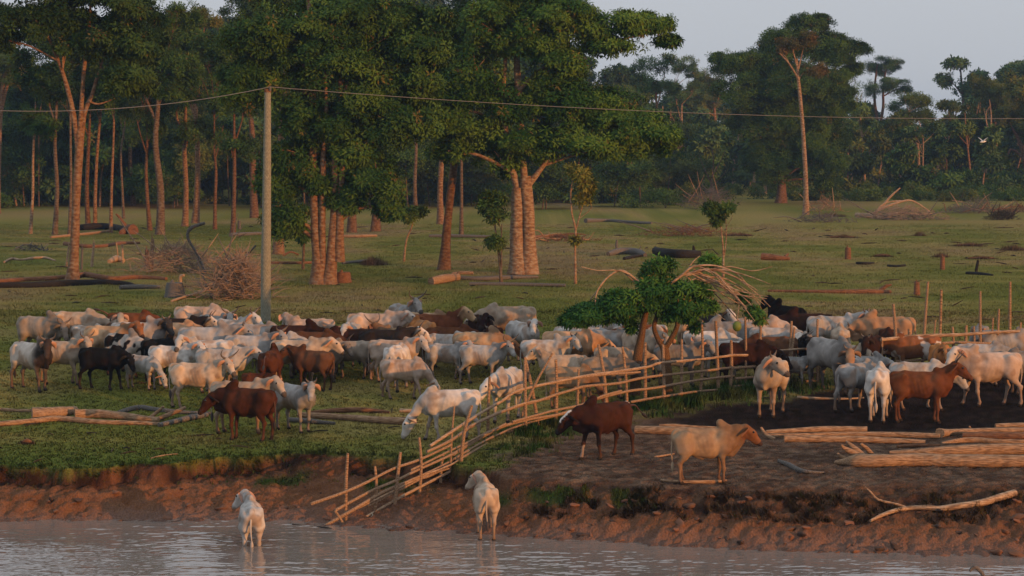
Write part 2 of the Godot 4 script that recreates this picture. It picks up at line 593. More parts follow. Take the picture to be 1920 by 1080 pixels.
func bare(a: Vector3, b: Vector3, ra: float, rb: float, region: int, k := 0.06, flat := 1.0) -> void:
	bones.append([a, b, ra * 1.12, rb * 1.12, region, k, flat])

func head_frame(pitch: float, yaw: float) -> Basis:
	var f := Vector3(cos(pitch) * cos(yaw), -sin(pitch), cos(pitch) * sin(yaw)).normalized()
	var s := Vector3(-sin(yaw), 0, cos(yaw))
	var u := s.cross(f).normalized()
	if u.y < 0: u = -u
	return Basis(f, u, s)

const NECKS := {   # poll (x, y, z), pitch of the face, turn of the face
	"up": [1.00, 1.52, 0.0, 0.62, 0.0],
	"level": [1.13, 1.34, 0.0, 0.72, 0.0],
	"low": [1.20, 1.02, 0.0, 0.85, 0.0],
	"graze": [1.16, 0.60, 0.04, 1.12, 0.1],
	"near": [1.03, 1.42, 0.14, 0.68, 0.75],
	"off": [1.03, 1.42, -0.14, 0.68, -0.75],
	"nearlow": [1.10, 1.12, 0.16, 0.85, 0.6],
	"offlow": [1.10, 1.12, -0.16, 0.85, -0.6],
	"backnear": [0.88, 1.44, 0.24, 0.6, 1.35],
	"backoff": [0.88, 1.44, -0.24, 0.6, -1.35],
}
const STANDS := {  # fore-and-aft shift of each hoof: front near, front off, hind near, hind off
	"stand": [0.02, -0.06, -0.02, 0.08],
	"square": [0.0, 0.03, 0.03, -0.03],
	"walk": [0.20, -0.16, 0.16, -0.20],
	"step": [-0.14, 0.14, -0.18, 0.12],
	"spread": [0.12, -0.08, -0.14, -0.04],
}

func cow_pose(neck: String, legs: String, build: String) -> Dictionary:
	var key := neck + legs + build
	if poses.has(key): return poses[key]
	bones = []
	var bull := build == "bull"
	var lean := build == "lean"
	var calf := build == "calf"
	var fat := 1.0 if bull else (0.86 if lean else (0.80 if calf else 0.925))
	var n: Array = NECKS[neck]
	var st: Array = STANDS[legs]
	var poll := Vector3(n[0], n[1], n[2])
	var hb := head_frame(n[3], n[4])
	var big := 1.06 if calf else 1.15   # size of the head
	var f := hb.x * big
	var u := hb.y * big
	var s := hb.z * big
	# barrel
	bone(Vector3(-.70, 1.06, 0), Vector3(-.34, .99, 0), .205 * fat, .285 * fat, 0, .10, 1.22)
	bone(Vector3(-.34, .99, 0), Vector3(.10, .965, 0), .285 * fat, .335 * fat, 0, .10, 1.16)
	bone(Vector3(.10, .965, 0), Vector3(.46, 1.0, 0), .335 * fat, .285 * fat, 0, .10, 1.2)
	bone(Vector3(.46, 1.0, 0), Vector3(.66, 1.02, 0), .27 * fat, .20, 0, .10, 1.05)
	bone(Vector3(-.84, 1.245, 0), Vector3(-.50, 1.275, 0), .055, .06, 0, .09)
	bone(Vector3(-.50, 1.275, 0), Vector3(.30, 1.255, 0), .06, .055, 0, .10)
	for z in [-1.0, 1.0]:
		bone(Vector3(-.54, 1.225, .225 * z), Vector3(-.52, 1.215, .21 * z), .05, .05, 0, .09)
		bone(Vector3(-.53, 1.2, .19 * z), Vector3(-.86, 1.10, .10 * z), .05, .055, 0, .10)
	bone(Vector3(-.80, 1.16, 0), Vector3(-.62, 1.05, 0), .14, .2, 0, .10)
	# hump
	if bull:
		bone(Vector3(.52, 1.33, 0), Vector3(.40, 1.46, 0), .15, .10, 6, .09, 1.15)
	elif not calf:
		bone(Vector3(.52, 1.30, 0), Vector3(.44, 1.37, 0), .13, .085, 6, .09, 1.2)
	# chest, dewlap
	bone(Vector3(.60, .86, 0), Vector3(.66, .98, 0), .15 * fat, .19, 0, .10)
	var throat := poll + f * .10 - u * .15
	bone(Vector3(.66, .74, 0), Vector3(.5, .70, 0), .075, .05, 8, .08, 1.6)
	if neck != "graze":
		bone(throat, Vector3(.70, .80, 0), .055, .085 if bull else .07, 8, .09, 1.9)
		if bull: bone(throat + Vector3(-.08, -.14, 0), Vector3(.76, .72, 0), .06, .08, 8, .09, 2.2)
	# neck
	var mid := (Vector3(.60, 1.13, 0) + poll) * .5 + Vector3(0, .02, 0)
	bone(Vector3(.56, 1.10, 0), mid, .235 if bull else .20 * (0.8 if calf else 1.0), .165 if bull else .135, 1, .09, 1.25)
	bone(mid, poll - u * .05 - f * .02, .16 if bull else .13, .105, 1, .08, 1.15)
	bone(Vector3(.52, 1.26, 0), mid + Vector3(-.02, .07, 0), .10, .07, 1, .08, 1.2)
	# head
	poll *= SHORT
	bare(poll - u * .015, poll + f * .20 - u * .005, .098, .092, 2, .05, 1.0)
	bare(poll + f * .18 - u * .015, poll + f * .42 - u * .05, .086, .062, 2, .05, 1.0)
	bare(poll + f * .42 - u * .055, poll + f * .455 - u * .06, .064, .056, 3, .03, .9)
	bare(poll + f * .04 - u * .115, poll + f * .36 - u * .105, .07, .042, 2, .05, 1.15)
	for z in [-1.0, 1.0]:
		bare(poll + f * .15 + u * .035 + s * .062 * z, poll + f * .19 + u * .03 + s * .066 * z, .036, .034, 2, .03)
	# belly line, navel flap or udder
	bone(Vector3(-.30, .78, 0), Vector3(.25, .72, 0), .10, .09, 9, .12)
	if bull: bone(Vector3(-.28, .68, 0), Vector3(-.10, .60, 0), .05, .04, 9, .06, 1.3)
	elif not calf: bone(Vector3(-.46, .74, .03), Vector3(-.42, .70, 0), .10, .09, 9, .07)
	# hollows: flank before the hip, behind the shoulder, beside the tail
	for z in [-1.0, 1.0]:
		bone(Vector3(-.40, 1.13, .37 * z), Vector3(-.34, .98, .40 * z), .13, .11, 20, .10)
		bone(Vector3(.24, 1.24, .26 * z), Vector3(.20, 1.12, .39 * z), .10, .09, 20, .10)
		bone(Vector3(-.88, 1.2, .16 * z), Vector3(-.84, 1.26, .16 * z), .07, .07, 20, .08)
	# legs
	var at := [[1.0, 0], [-1.0, 1]]
	for l in at:
		var z: float = l[0]
		var d: float = st[l[1]]
		bone(Vector3(.46, 1.12, .15 * z), Vector3(.52, .86, .175 * z), .12, .125, 4, .09, 1.15)
		bone(Vector3(.52, .86, .175 * z), Vector3(.43 + d * .3, .68, .17 * z), .118, .07, 4, .08)
		bone(Vector3(.43 + d * .3, .68, .17 * z), Vector3(.47 + d * .65, .38, .165 * z), .068, .045, 4, .05)
		bone(Vector3(.47 + d * .65, .385, .165 * z), Vector3(.47 + d * .65, .37, .165 * z), .05, .05, 4, .03)
		bone(Vector3(.47 + d * .65, .37, .165 * z), Vector3(.455 + d, .12, .16 * z), .038, .033, 4, .04)
		bone(Vector3(.455 + d, .12, .16 * z), Vector3(.485 + d, .045, .16 * z), .040, .05, 7, .03)
		bone(Vector3(.485 + d, .035, .16 * z), Vector3(.515 + d, .03, .16 * z), .052, .045, 7, .02)
		d = st[l[1] + 2]
		bone(Vector3(-.62, 1.08, .14 * z), Vector3(-.56, .84, .18 * z), .19 * fat, .155, 5, .10, 1.15)
		bone(Vector3(-.80, 1.05, .11 * z), Vector3(-.72, .80, .16 * z), .10, .105, 5, .09, 1.1)
		bone(Vector3(-.56, .84, .18 * z), Vector3(-.60 + d * .4, .66, .17 * z), .14, .085, 5, .08, 1.1)
		bone(Vector3(-.62 + d * .4, .68, .17 * z), Vector3(-.75 + d * .7, .47, .165 * z), .078, .05, 5, .05)
		bone(Vector3(-.78 + d * .7, .50, .165 * z), Vector3(-.74 + d * .7, .44, .165 * z), .042, .05, 5, .03)
		bone(Vector3(-.74 + d * .7, .45, .165 * z), Vector3(-.72 + d, .12, .16 * z), .042, .035, 5, .04)
		bone(Vector3(-.72 + d, .12, .16 * z), Vector3(-.685 + d, .045, .16 * z), .041, .05, 7, .03)
		bone(Vector3(-.685 + d, .035, .16 * z), Vector3(-.655 + d, .03, .16 * z), .052, .045, 7, .02)
	var p := surface_nets(bones, .029)
	if not calf: ribs(p, .0018 if bull else .0030)
	p.poll = poll
	p.frame = hb
	p.neck_mid = mid
	p.build = build
	p.big = big
	poses[key] = p
	return p

func ribs(p: Dictionary, a: float) -> void:
	var vs: PackedVector3Array = p.v
	var ns: PackedVector3Array = p.n
	for i in vs.size():
		var v := vs[i]
		var w := smoothstep(-.34, -.2, v.x) * (1.0 - smoothstep(.14, .26, v.x)) * smoothstep(.70, .85, v.y) * (1.0 - smoothstep(1.08, 1.2, v.y)) * smoothstep(.12, .2, absf(v.z))
		if w <= 0.0: continue
		var ph := (v.x + (v.y - 1.0) * .25) * 62.0
		var n := ns[i]
		vs[i] = v + n * a * w * sin(ph)
		n.x -= a * w * 62.0 * cos(ph)
		ns[i] = n.normalized()
	p.v = vs
	p.n = ns

func surface_nets(list: Array, c: float) -> Dictionary:
	var lo := Vector3(9, 9, 9)
	var hi := -lo
	for b in list:
		var r: float = maxf(b[2], b[3]) + .06
		for e in 2:
			lo = lo.min(b[e] - Vector3(r, r, r))
			hi = hi.max(b[e] + Vector3(r, r, r))
	var nx := int((hi.x - lo.x) / c) + 2
	var ny := int((hi.y - lo.y) / c) + 2
	var nz := int((hi.z - lo.z) / c) + 2
	var field := PackedFloat32Array()
	field.resize(nx * ny * nz)
	field.fill(1.0)
	var region := PackedByteArray()
	region.resize(nx * ny * nz)
	for b in list:
		var a: Vector3 = b[0]
		var ab: Vector3 = b[1] - a
		var ra: float = b[2]
		var rd: float = b[3] - ra
		var k: float = b[5]
		var fl: float = b[6]
		var inv := 1.0 / maxf(ab.length_squared(), 1e-6)
		var m := maxf(ra, b[3]) + k + c * 1.5
		var p0: Vector3 = (a.min(b[1]) - Vector3(m, m, m) - lo) / c
		var p1: Vector3 = (a.max(b[1]) + Vector3(m, m, m) - lo) / c
		var rg: int = b[4]
		var z0 := maxi(0, int(p0.z))
		var z1 := mini(nz - 1, int(p1.z) + 1)
		for i in range(maxi(0, int(p0.x)), mini(nx - 1, int(p1.x) + 1) + 1):
			var px := lo.x + i * c - a.x
			for j in range(maxi(0, int(p0.y)), mini(ny - 1, int(p1.y) + 1) + 1):
				var py := lo.y + j * c - a.y
				var base := (i * ny + j) * nz
				var txy := px * ab.x + py * ab.y
				for q in range(z0, z1 + 1):
					var pz := lo.z + q * c - a.z
					var t := clampf((txy + pz * ab.z) * inv, 0.0, 1.0)
					var dx := px - ab.x * t
					var dy := py - ab.y * t
					var dz := (pz - ab.z * t) * fl
					var d := sqrt(dx * dx + dy * dy + dz * dz) - ra - rd * t
					var o := field[base + q]
					if rg == 20:
						var e := k - absf(-d - o)
						if e > 0.0: field[base + q] = maxf(-d, o) + e * e * .25 / k
						elif -d > o: field[base + q] = -d
						continue
					if d < o: region[base + q] = rg
					var h := k - absf(d - o)
					if h > 0.0: field[base + q] = minf(d, o) - h * h * .25 / k
					elif d < o: field[base + q] = d
	var at := PackedInt32Array()
	at.resize(nx * ny * nz)
	at.fill(-1)
	var verts := PackedVector3Array()
	var normals := PackedVector3Array()
	var regions := PackedByteArray()
	var sx := ny * nz
	for i in nx - 1:
		for j in ny - 1:
			var base := (i * ny + j) * nz
			for q in nz - 1:
				var g := base + q
				var a0 := field[g]
				var inside := a0 < 0.0
				var c1 := field[g + 1]
				var c2 := field[g + nz]
				var c3 := field[g + nz + 1]
				var c4 := field[g + sx]
				var c5 := field[g + sx + 1]
				var c6 := field[g + sx + nz]
				var c7 := field[g + sx + nz + 1]
				if (c1 < 0.0) == inside and (c2 < 0.0) == inside and (c3 < 0.0) == inside and (c4 < 0.0) == inside and (c5 < 0.0) == inside and (c6 < 0.0) == inside and (c7 < 0.0) == inside: continue
				var grad := Vector3(c4 + c5 + c6 + c7 - a0 - c1 - c2 - c3, c2 + c3 + c6 + c7 - a0 - c1 - c4 - c5, c1 + c3 + c5 + c7 - a0 - c2 - c4 - c6)
				var mean := (a0 + c1 + c2 + c3 + c4 + c5 + c6 + c7) * .125
				var gl := grad * .25 / c
				var off := Vector3.ZERO
				if gl.length_squared() > 1e-6: off = gl * (-mean / gl.length_squared())
				off = off.clamp(Vector3(-.5, -.5, -.5) * c, Vector3(.5, .5, .5) * c)
				at[g] = verts.size()
				verts.append(lo + Vector3(i + .5, j + .5, q + .5) * c + off)
				normals.append(grad.normalized())
				regions.append(region[g])
	var index := PackedInt32Array()
	for i in range(1, nx - 1):
		for j in range(1, ny - 1):
			var base := (i * ny + j) * nz
			for q in range(1, nz - 1):
				var g := base + q
				if at[g] < 0: continue
				var a0 := field[g] < 0.0
				if a0 != (field[g + sx] < 0.0): quad_in(index, at[g], at[g - nz], at[g - nz - 1], at[g - 1], a0)
				if a0 != (field[g + nz] < 0.0): quad_in(index, at[g], at[g - 1], at[g - sx - 1], at[g - sx], a0)
				if a0 != (field[g + 1] < 0.0): quad_in(index, at[g], at[g - sx], at[g - sx - nz], at[g - nz], a0)
	return {"v": verts, "n": normals, "i": index, "r": regions}

func quad_in(index: PackedInt32Array, a: int, b: int, c: int, d: int, flip: bool) -> void:
	if a < 0 or b < 0 or c < 0 or d < 0: return
	if not flip: index.append_array([a, b, c, a, c, d])
	else: index.append_array([a, c, b, a, d, c])

# coat: body, neck, head, legs, tail tuft, patches (second colour, how much), all linear
const COATS := {
	"white": [[0.391, 0.344, 0.302], [0.363, 0.316, 0.279], [0.409, 0.363, 0.316], [0.307, 0.242, 0.195], [0.093, 0.074, 0.065], [0.279, 0.242, 0.205], 0.2],
	"milk": [[.435, .418, .395], [.40, .388, .37], [.45, .43, .40], [.36, .315, .275], [.33, .30, .27], [.33, .312, .295], .35],
	"grey": [[.30, .285, .27], [.23, .22, .21], [.28, .265, .25], [.22, .19, .17], [.05, .045, .04], [.2, .19, .18], .3],
	"silver": [[.285, .28, .272], [.22, .217, .213], [.285, .277, .265], [.22, .20, .18], [.05, .045, .04], [.19, .185, .18], .45],
	"dusky": [[.22, .185, .15], [.15, .13, .11], [.17, .14, .115], [.12, .10, .085], [.03, .025, .02], [.15, .12, .09], .4],
	"cream": [[.385, .315, .245], [.34, .28, .22], [.39, .32, .25], [.28, .205, .15], [.04, .03, .03], [.31, .245, .185], .35],
	"blush": [[.385, .305, .25], [.355, .295, .255], [.42, .37, .32], [.31, .235, .185], [.2, .14, .1], [.31, .22, .165], .4],
	"tan": [[.40, .25, .15], [.36, .22, .13], [.42, .27, .17], [.24, .14, .08], [.04, .03, .02], [.32, .19, .11], .25],
	"buff": [[.36, .255, .16], [.185, .115, .068], [.20, .088, .04], [.15, .085, .05], [.3, .22, .14], [.22, .125, .07], .45],
	"orange": [[.36, .15, .05], [.33, .13, .045], [.36, .16, .06], [.26, .11, .04], [.05, .03, .02], [.28, .12, .04], .2],
	"red": [[.128, .052, .024], [.10, .038, .018], [.105, .042, .02], [.10, .043, .022], [.03, .018, .012], [.065, .026, .014], .6],
	"brown": [[.105, .052, .029], [.075, .037, .022], [.085, .043, .026], [.06, .033, .02], [.016, .012, .01], [.065, .033, .019], .45],
	"bay": [[.066, .026, .014], [.038, .017, .010], [.036, .016, .010], [.075, .03, .016], [.014, .01, .008], [.024, .012, .008], .75],
	"umber": [[.038, .018, .012], [.027, .014, .010], [.024, .013, .010], [.035, .018, .012], [.012, .009, .008], [.022, .012, .009], .4],
	"black": [[.011, .010, .0095], [.010, .009, .0085], [.010, .009, .0085], [.011, .010, .009], [.01, .009, .009], [.018, .013, .011], .3],
	"pied": [[.018, .016, .015], [.02, .018, .017], [.02, .018, .017], [.03, .025, .023], [.3, .27, .25], [.43, .385, .34], .5],
	"piedwhite": [[.40, .365, .33], [.40, .365, .33], [.38, .34, .31], [.33, .28, .24], [.1, .09, .08], [.02, .018, .017], .42],
	"redpied": [[.20, .083, .037], [.18, .075, .034], [.18, .075, .037], [.24, .16, .11], [.3, .25, .2], [.44, .39, .35], .45],
	"blackneck": [[.40, .36, .32], [.030, .024, .021], [.05, .036, .028], [.045, .035, .03], [.02, .017, .015], [.24, .21, .18], .25],
	"greyface": [[.40, .37, .34], [.24, .22, .21], [.045, .04, .037], [.25, .22, .2], [.03, .03, .03], [.3, .27, .25], .2],
	"blaze": [[.042, .018, .011], [.030, .014, .010], [.03, .014, .010], [.04, .02, .012], [.012, .009, .008], [.022, .011, .008], .4],
	"mottled": [[.24, .228, .215], [.17, .16, .15], [.27, .165, .10], [.09, .078, .07], [.03, .03, .03], [.10, .093, .088], .6],
	"blackface": [[.024, .02, .018], [.024, .02, .018], [.40, .36, .32], [.025, .02, .018], [.01, .01, .01], [.03, .02, .018], .2],
	"redface": [[.125, .045, .022], [.10, .036, .018], [.36, .24, .14], [.10, .042, .02], [.02, .015, .01], [.08, .03, .016], .45],
}
func v3(a: Array) -> Vector3: return Vector3(a[0], a[1], a[2])

func cow_mesh(p: Dictionary, coat: String, sd: int) -> ArrayMesh:
	var ck: Array = COATS[coat]
	var cb := v3(ck[0])
	var cn := v3(ck[1])
	var ch := v3(ck[2])
	var cl := v3(ck[3])
	var cp := v3(ck[5])
	var amount: float = ck[6]
	var sharp := coat in ["pied", "piedwhite", "redpied"]
	var off := Vector3(sd * 3.17, sd * 1.31, sd * 2.03)
	var vs: PackedVector3Array = p.v
	var rs: PackedByteArray = p.r
	var poll: Vector3 = p.poll
	var hb: Basis = p.frame
	var colors := PackedColorArray()
	colors.resize(vs.size())
	var calf: bool = p.build == "calf"
	var tone: float = [1.0, .88, 1.05, .78, .94][sd % 5]
	for i in vs.size():
		var v := vs[i]
		# colour areas lie on the body: legs below, neck and shoulders ahead, head round the poll
		var c := cb
		var tn := smoothstep(.22, .54, v.x)
		c = c.lerp(cn, tn)
		var leg := 1.0 - smoothstep(.42, .78, v.y)
		var rel := v - poll
		var along := rel.dot(hb.x)
		var near_head := 1.0 - smoothstep(.22, .36, (rel - hb.x * .2).length())
		if v.x > .66: leg = 0.0
		c = c.lerp(cl, leg * .9)
		if rs[i] == 2 or rs[i] == 3: near_head = 1.0
		var n := noise_a.get_noise_3dv(v * (62.0 if sharp else 100.0) + off * 10.0)
		var n2 := noise_b.get_noise_3dv(v * 100.0 + off * 10.0)
		if sharp:
			var share := smoothstep(.02, .06, n + (amount - .5) * .7)
			c = c.lerp(cp, share)
			near_head *= .6
		else:
			c = c.lerp(cp, clampf(n * 2.2, 0.0, 1.0) * amount)
		c = c.lerp(ch, near_head * smoothstep(-.12, .02, along))
		if coat == "blaze" or coat == "blackface":
			var face := rel.dot(hb.y)
			if face > .03 and absf(rel.dot(hb.z)) < .075 and along < .3 and near_head > .5: c = Vector3(.55, .5, .45)
			if coat == "blaze" and (v - Vector3(-.72, 1.22, .05)).length() < .13: c = Vector3(.6, .54, .48)
			if coat == "blaze" and v.y < .34 and v.x > .2 and v.z > 0: c = c.lerp(Vector3(.4, .33, .28), .6)
		c *= tone
		if cb.x > .28 and near_head < .5: c = c.lerp(Vector3(.21, .135, .085), clampf(noise_a.get_noise_3dv(v * 75.0 + off * 23.0) * 2.4 - .15, 0, .62))
		if along > .41 * p.big and near_head > .9:   # the bare nose
			c = c.lerp(Vector3(.03, .025, .024), .85 if sd % 4 else .35)
		if rs[i] == 6: c = c.lerp(cn * .85, .5)
		c *= 1.0 + n2 * .26 + .30 * noise_a.get_noise_3dv(v * 45.0 + off * 4.0)
		if cb.x > .28 and sd % 2 == 0 and rs[i] < 2: c = c.lerp(Vector3(c.x * .60, c.y * .58, c.z * .57), clampf(.25 + n * 1.2, 0, 1) * smoothstep(.30, .55, v.x) * .8)
		var mud := (1.0 - smoothstep(.10, .42 + n * .2, v.y)) * (.45 if v.x < .9 else 0.0)
		c = c.lerp(Vector3(.10, .055, .035), mud)
		if v.y < .075 and rs[i] == 7: c = Vector3(.03, .024, .02)
		if sd % 3 == 0 and v.x < -.3: c = c.lerp(Vector3(.17, .11, .075), clampf(n2 * 1.6 - .15, 0, .4) * (0.5 if cb.x > .3 else .1))
		colors[i] = Color(c.x, c.y, c.z)
	var arrays := []
	arrays.resize(Mesh.ARRAY_MAX)
	arrays[Mesh.ARRAY_VERTEX] = vs
	arrays[Mesh.ARRAY_NORMAL] = p.n
	arrays[Mesh.ARRAY_COLOR] = colors
	arrays[Mesh.ARRAY_INDEX] = p.i
	var m := ArrayMesh.new()
	m.add_surface_from_arrays(Mesh.PRIMITIVE_TRIANGLES, arrays)
	m.surface_set_material(0, mat.hide)
	return m

func ear_mesh() -> ArrayMesh:   # a long hanging leaf, hollow at the front, growing along +z and drooping
	var st := SurfaceTool.new()
	st.begin(Mesh.PRIMITIVE_TRIANGLES)
	var rows := 7
	for i in rows:
		for j in 5:
			var q := []
			for e in [[0, 0], [0, 1], [1, 1], [1, 0]]:
				var t: float = (i + e[0]) / float(rows)
				var w: float = .062 * 1.15 * pow(sin(PI * clampf(t * .86 + .12, 0, 1)), .8)
				var s: float = ((j + e[1]) / 5.0 - .5) * 2.0
				q.append(Vector3(.02 + .035 * (1.0 - s * s) - .03 * t, -.10 * t * t + s * w, .235 * t))
			for k in [0, 1, 2, 0, 2, 3]: st.add_vertex(q[k])
	st.generate_normals()
	return st.commit()

func horn_mesh(length: float, sweep: float) -> ArrayMesh:
	var pts := []
	for i in 8:
		var t := i / 7.0
		pts.append([Vector3(-.03 * t + sweep * t * t, length * (.35 * t + .65 * t * t), length * .62 * sin(t * 1.7)), lerpf(.034, .007, t)])
	var st := SurfaceTool.new()
	st.begin(Mesh.PRIMITIVE_TRIANGLES)
	tube(st, pts, 7)
	st.generate_normals()
	return st.commit()

func tail_mesh(kind: int) -> Array:
	var pts := []
	var tuft := []
	for i in 9:
		var t := i / 8.0
		var p := Vector3(-.76 - .07 * sin(t * PI * .8), 1.235 - .72 * t, .03 * sin(t * 3.0) * (1 if kind % 2 else -1))
		if kind == 2: p = Vector3(-.76 - .52 * t, 1.24 - .25 * t * t - .02 * sin(t * 9.0), .05 * t)          # flicked out behind
		if kind == 3: p = Vector3(-.76 - .30 * t, 1.24 + .26 * t - .1 * t * t, -.02 * t)                          # swung up
		pts.append([p, lerpf(.034, .013, t)])
	var e: Vector3 = pts[8][0]
	var d: Vector3 = (e - Vector3(pts[7][0])).normalized()
	if kind < 2: d = Vector3(0.02, -1, 0)
	for i in 6:
		var t := i / 5.0
		tuft.append([e + d * (.26 * t - .02), [.014, .034, .042, .04, .028, .006][i]])
	var out := []
	for list in [pts, tuft]:
		var st := SurfaceTool.new()
		st.begin(Mesh.PRIMITIVE_TRIANGLES)
		tube(st, list, 7)
		st.generate_normals()
		out.append(st.commit())
	return out

var cow_parts := {}
func flat_mat(c: Vector3, rough := .8) -> StandardMaterial3D:
	var key := "flat%.3f%.3f%.3f" % [c.x, c.y, c.z]
	if not mat.has(key):
		var m := StandardMaterial3D.new()
		m.albedo_color = Color(c.x, c.y, c.z).linear_to_srgb()
		m.roughness = rough
		mat[key] = m
	return mat[key]

func cow_thing(called: String, neck: String, legs: String, build: String, coat: String, sd: int, horns: int, tail: int) -> Node3D:
	var p := cow_pose(neck, legs, build)
	var key := "%s%s%s%s%d" % [neck, legs, build, coat, sd % 5]
	if not cow_parts.has(key): cow_parts[key] = cow_mesh(p, coat, sd % 5)
	var root := Node3D.new()
	root.name = numbered(called)
	var ck: Array = COATS[coat]
	part("body", cow_parts[key], root)
	var hb: Basis = p.frame
	var poll: Vector3 = p.poll
	var big: float = p.big
	var earm := flat_mat(v3(ck[2]) * .8)
	if coat in ["white", "milk", "cream", "silver", "blush", "blackneck", "blackface"]: earm = mat.pink_ear if coat != "blackface" else flat_mat(Vector3(.03, .03, .03))
	for z in [1.0, -1.0]:
		var droop := .55 + .12 * (sd % 3)
		var b := Basis(hb.x, hb.y, hb.z)
		if z < 0: b = Basis(hb.x, hb.y, -hb.z)
		b = b.rotated(hb.x, droop * z)
		var e := part("ear", cow_parts.ear, root, earm)
		e.transform = Transform3D(b.scaled(Vector3.ONE * big), poll + (hb.x * -.005 + hb.y * .015 + hb.z * .082 * z) * big)
		if horns > 0:
			var h := part("horn", cow_parts["horn%d" % horns], root, mat.horn)
			h.transform = Transform3D(Basis(hb.x, (hb.y - hb.x * .45).normalized(), hb.z * z), poll + (hb.x * -.03 + hb.y * .055 + hb.z * .058 * z) * big)
		var eye := part("eye", cow_parts.eye, root, mat.eye)
		eye.position = poll + (hb.x * .165 + hb.y * .036 + hb.z * .088 * z) * big
	var t: MeshInstance3D = part("tail", cow_parts.tails[tail][0], root, flat_mat(v3(ck[0]) * .85))
	part("tail_tuft", cow_parts.tails[tail][1], t, flat_mat(v3(ck[4])))
	return root

func make_cow_parts() -> void:
	cow_parts.ear = ear_mesh()
	cow_parts.horn1 = horn_mesh(.13, .03)
	cow_parts.horn2 = horn_mesh(.25, .10)
	cow_parts.horn3 = horn_mesh(.36, .17)
	var s := SphereMesh.new()
	s.radius = .030; s.height = .055; s.radial_segments = 10; s.rings = 6
	cow_parts.eye = s
	cow_parts.tails = [tail_mesh(0), tail_mesh(1), tail_mesh(2), tail_mesh(3)]
# ---------------------------------------------------------------- trees
const LEAVES := {"broad": [14, .19, .07, .23], "fine": [18, .19, .07, .31], "far": [20, .46, .19, .62], "lance": [12, .24, .07, .22]}   # leaves, length, width, clump radius
var leaf_mesh := {}
func leaf_clump(kind: String) -> ArrayMesh:
	if leaf_mesh.has(kind): return leaf_mesh[kind]
	var k: Array = LEAVES[kind]
	var r := RandomNumberGenerator.new()
	r.seed = 100 + kind.length() * 7
	var st := SurfaceTool.new()
	st.begin(Mesh.PRIMITIVE_TRIANGLES)
	for i in int(k[0]):
		var a := TAU * i / float(k[0]) * 1.618 * 2.0 + r.randf() * .6
		var el := r.randf_range(-.55, .85)
		var dir := Vector3(cos(a) * cos(el), sin(el), sin(a) * cos(el))
		var o: Vector3 = dir * r.randf_range(.1, 1.0) * (k[3] - k[1] * .35)
		dir = (dir + Vector3(r.randf_range(-.5, .5), r.randf_range(-.55, .1), r.randf_range(-.5, .5))).normalized()
		var side := dir.cross(Vector3(r.randf_range(-.4, .4), 1, r.randf_range(-.4, .4))).normalized()
		var up := side.cross(dir)
		var l: float = k[1] * r.randf_range(.75, 1.2)
		var w: float = k[2] * .5 * r.randf_range(.8, 1.2)
		var m: Vector3 = o + dir * l * .5 - up * l * .03
		var e: Vector3 = o + dir * l - up * l * .16
		for v in [o, m + side * w + up * w * .3, e, o, e, m - side * w + up * w * .3]: st.add_vertex(v)
	st.generate_normals()
	leaf_mesh[kind] = st.commit()
	return leaf_mesh[kind]

const GREENS := {
	"dark": [Vector3(.012, .036, .007), Vector3(.042, .084, .014)],
	"deep": [Vector3(.017, .054, .009), Vector3(.066, .128, .018)],
	"olive": [Vector3(.036, .068, .011), Vector3(.120, .140, .024)],
	"fresh": [Vector3(.040, .085, .013), Vector3(.095, .14, .022)],
	"gold": [Vector3(.075, .105, .015), Vector3(.17, .16, .024)],
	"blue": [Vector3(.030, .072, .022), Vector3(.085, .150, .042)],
	"rust": [Vector3(.060, .062, .018), Vector3(.125, .085, .028)],
	"lush": [Vector3(.020, .080, .012), Vector3(.080, .185, .028)],
	"grass": [Vector3(.020, .070, .009), Vector3(.088, .165, .022)],
}

# crown: clumps spread through the lobes, thinned by noise so that light and whatever is behind show through
func crown(root: Node3D, lobes: Array, kind: String, green: String, gap := .0, called := "crown", size := 1.0) -> void:
	var g: Array = GREENS[green]
	var xf := []
	var cs := []
	var sd := rng.randf() * 500.0
	for l in lobes:
		var c: Vector3 = l[0]
		var r: Vector3 = l[1]
		var seats := []
		for k in 11:
			var q := Vector3(rng.randfn(), rng.randfn(), rng.randfn()).normalized() * rng.randf_range(.35, .95)
			seats.append([q, rng.randf_range(.18, .56), rng.randfn() * .20])
		for i in int(l[2] * 1.75):
			var seat: Array = seats[rng.randi() % 11]
			var v := Vector3(rng.randfn(), rng.randfn(), rng.randfn()).normalized()
			if rng.randf() < .16: v = v * rng.randf_range(.3, 1.14)   # strays between the sprays keep the outline ragged
			else: v = v * pow(rng.randf(), .42) * seat[1] * Vector3(1.25, .72, 1.25) + seat[0]
			if v.y < -.5 and rng.randf() < .4: continue
			var w := c + v * r
			var n := noise_c.get_noise_3d(w.x * 1.1 + sd, w.y * 1.3, w.z * 1.1)
			if n < gap - .20: continue
			var out := (v * Vector3(1, .6, 1) + Vector3(0, .45, 0) + Vector3(rng.randfn(), rng.randfn(), rng.randfn()) * .3).normalized()
			var b := Basis(Vector3.UP, rng.randf() * TAU)
			var ax := Vector3.UP.cross(out)
			if ax.length() > .01: b = b.rotated(ax.normalized(), Vector3.UP.angle_to(out) * .8)
			xf.append(Transform3D(b.scaled(Vector3.ONE * size * rng.randf_range(.7, 1.3)), w - root.position))
			var t := clampf(.40 + seat[2] + n * 1.2 + noise_d.get_noise_3d(w.x * 4.0, w.y * 4.0, w.z * 4.0 + sd) * 1.3 + rng.randfn() * .24, 0, 1)
			var col: Vector3 = (g[0] as Vector3).lerp(g[1], t)
			if rng.randf() < .02: col = col.lerp(Vector3(.16, .10, .03), .6)
			cs.append(Color(col.x, col.y, col.z))
	if xf.size(): scatter(called, leaf_clump(kind), mat["leaf_" + kind], xf, cs, root)

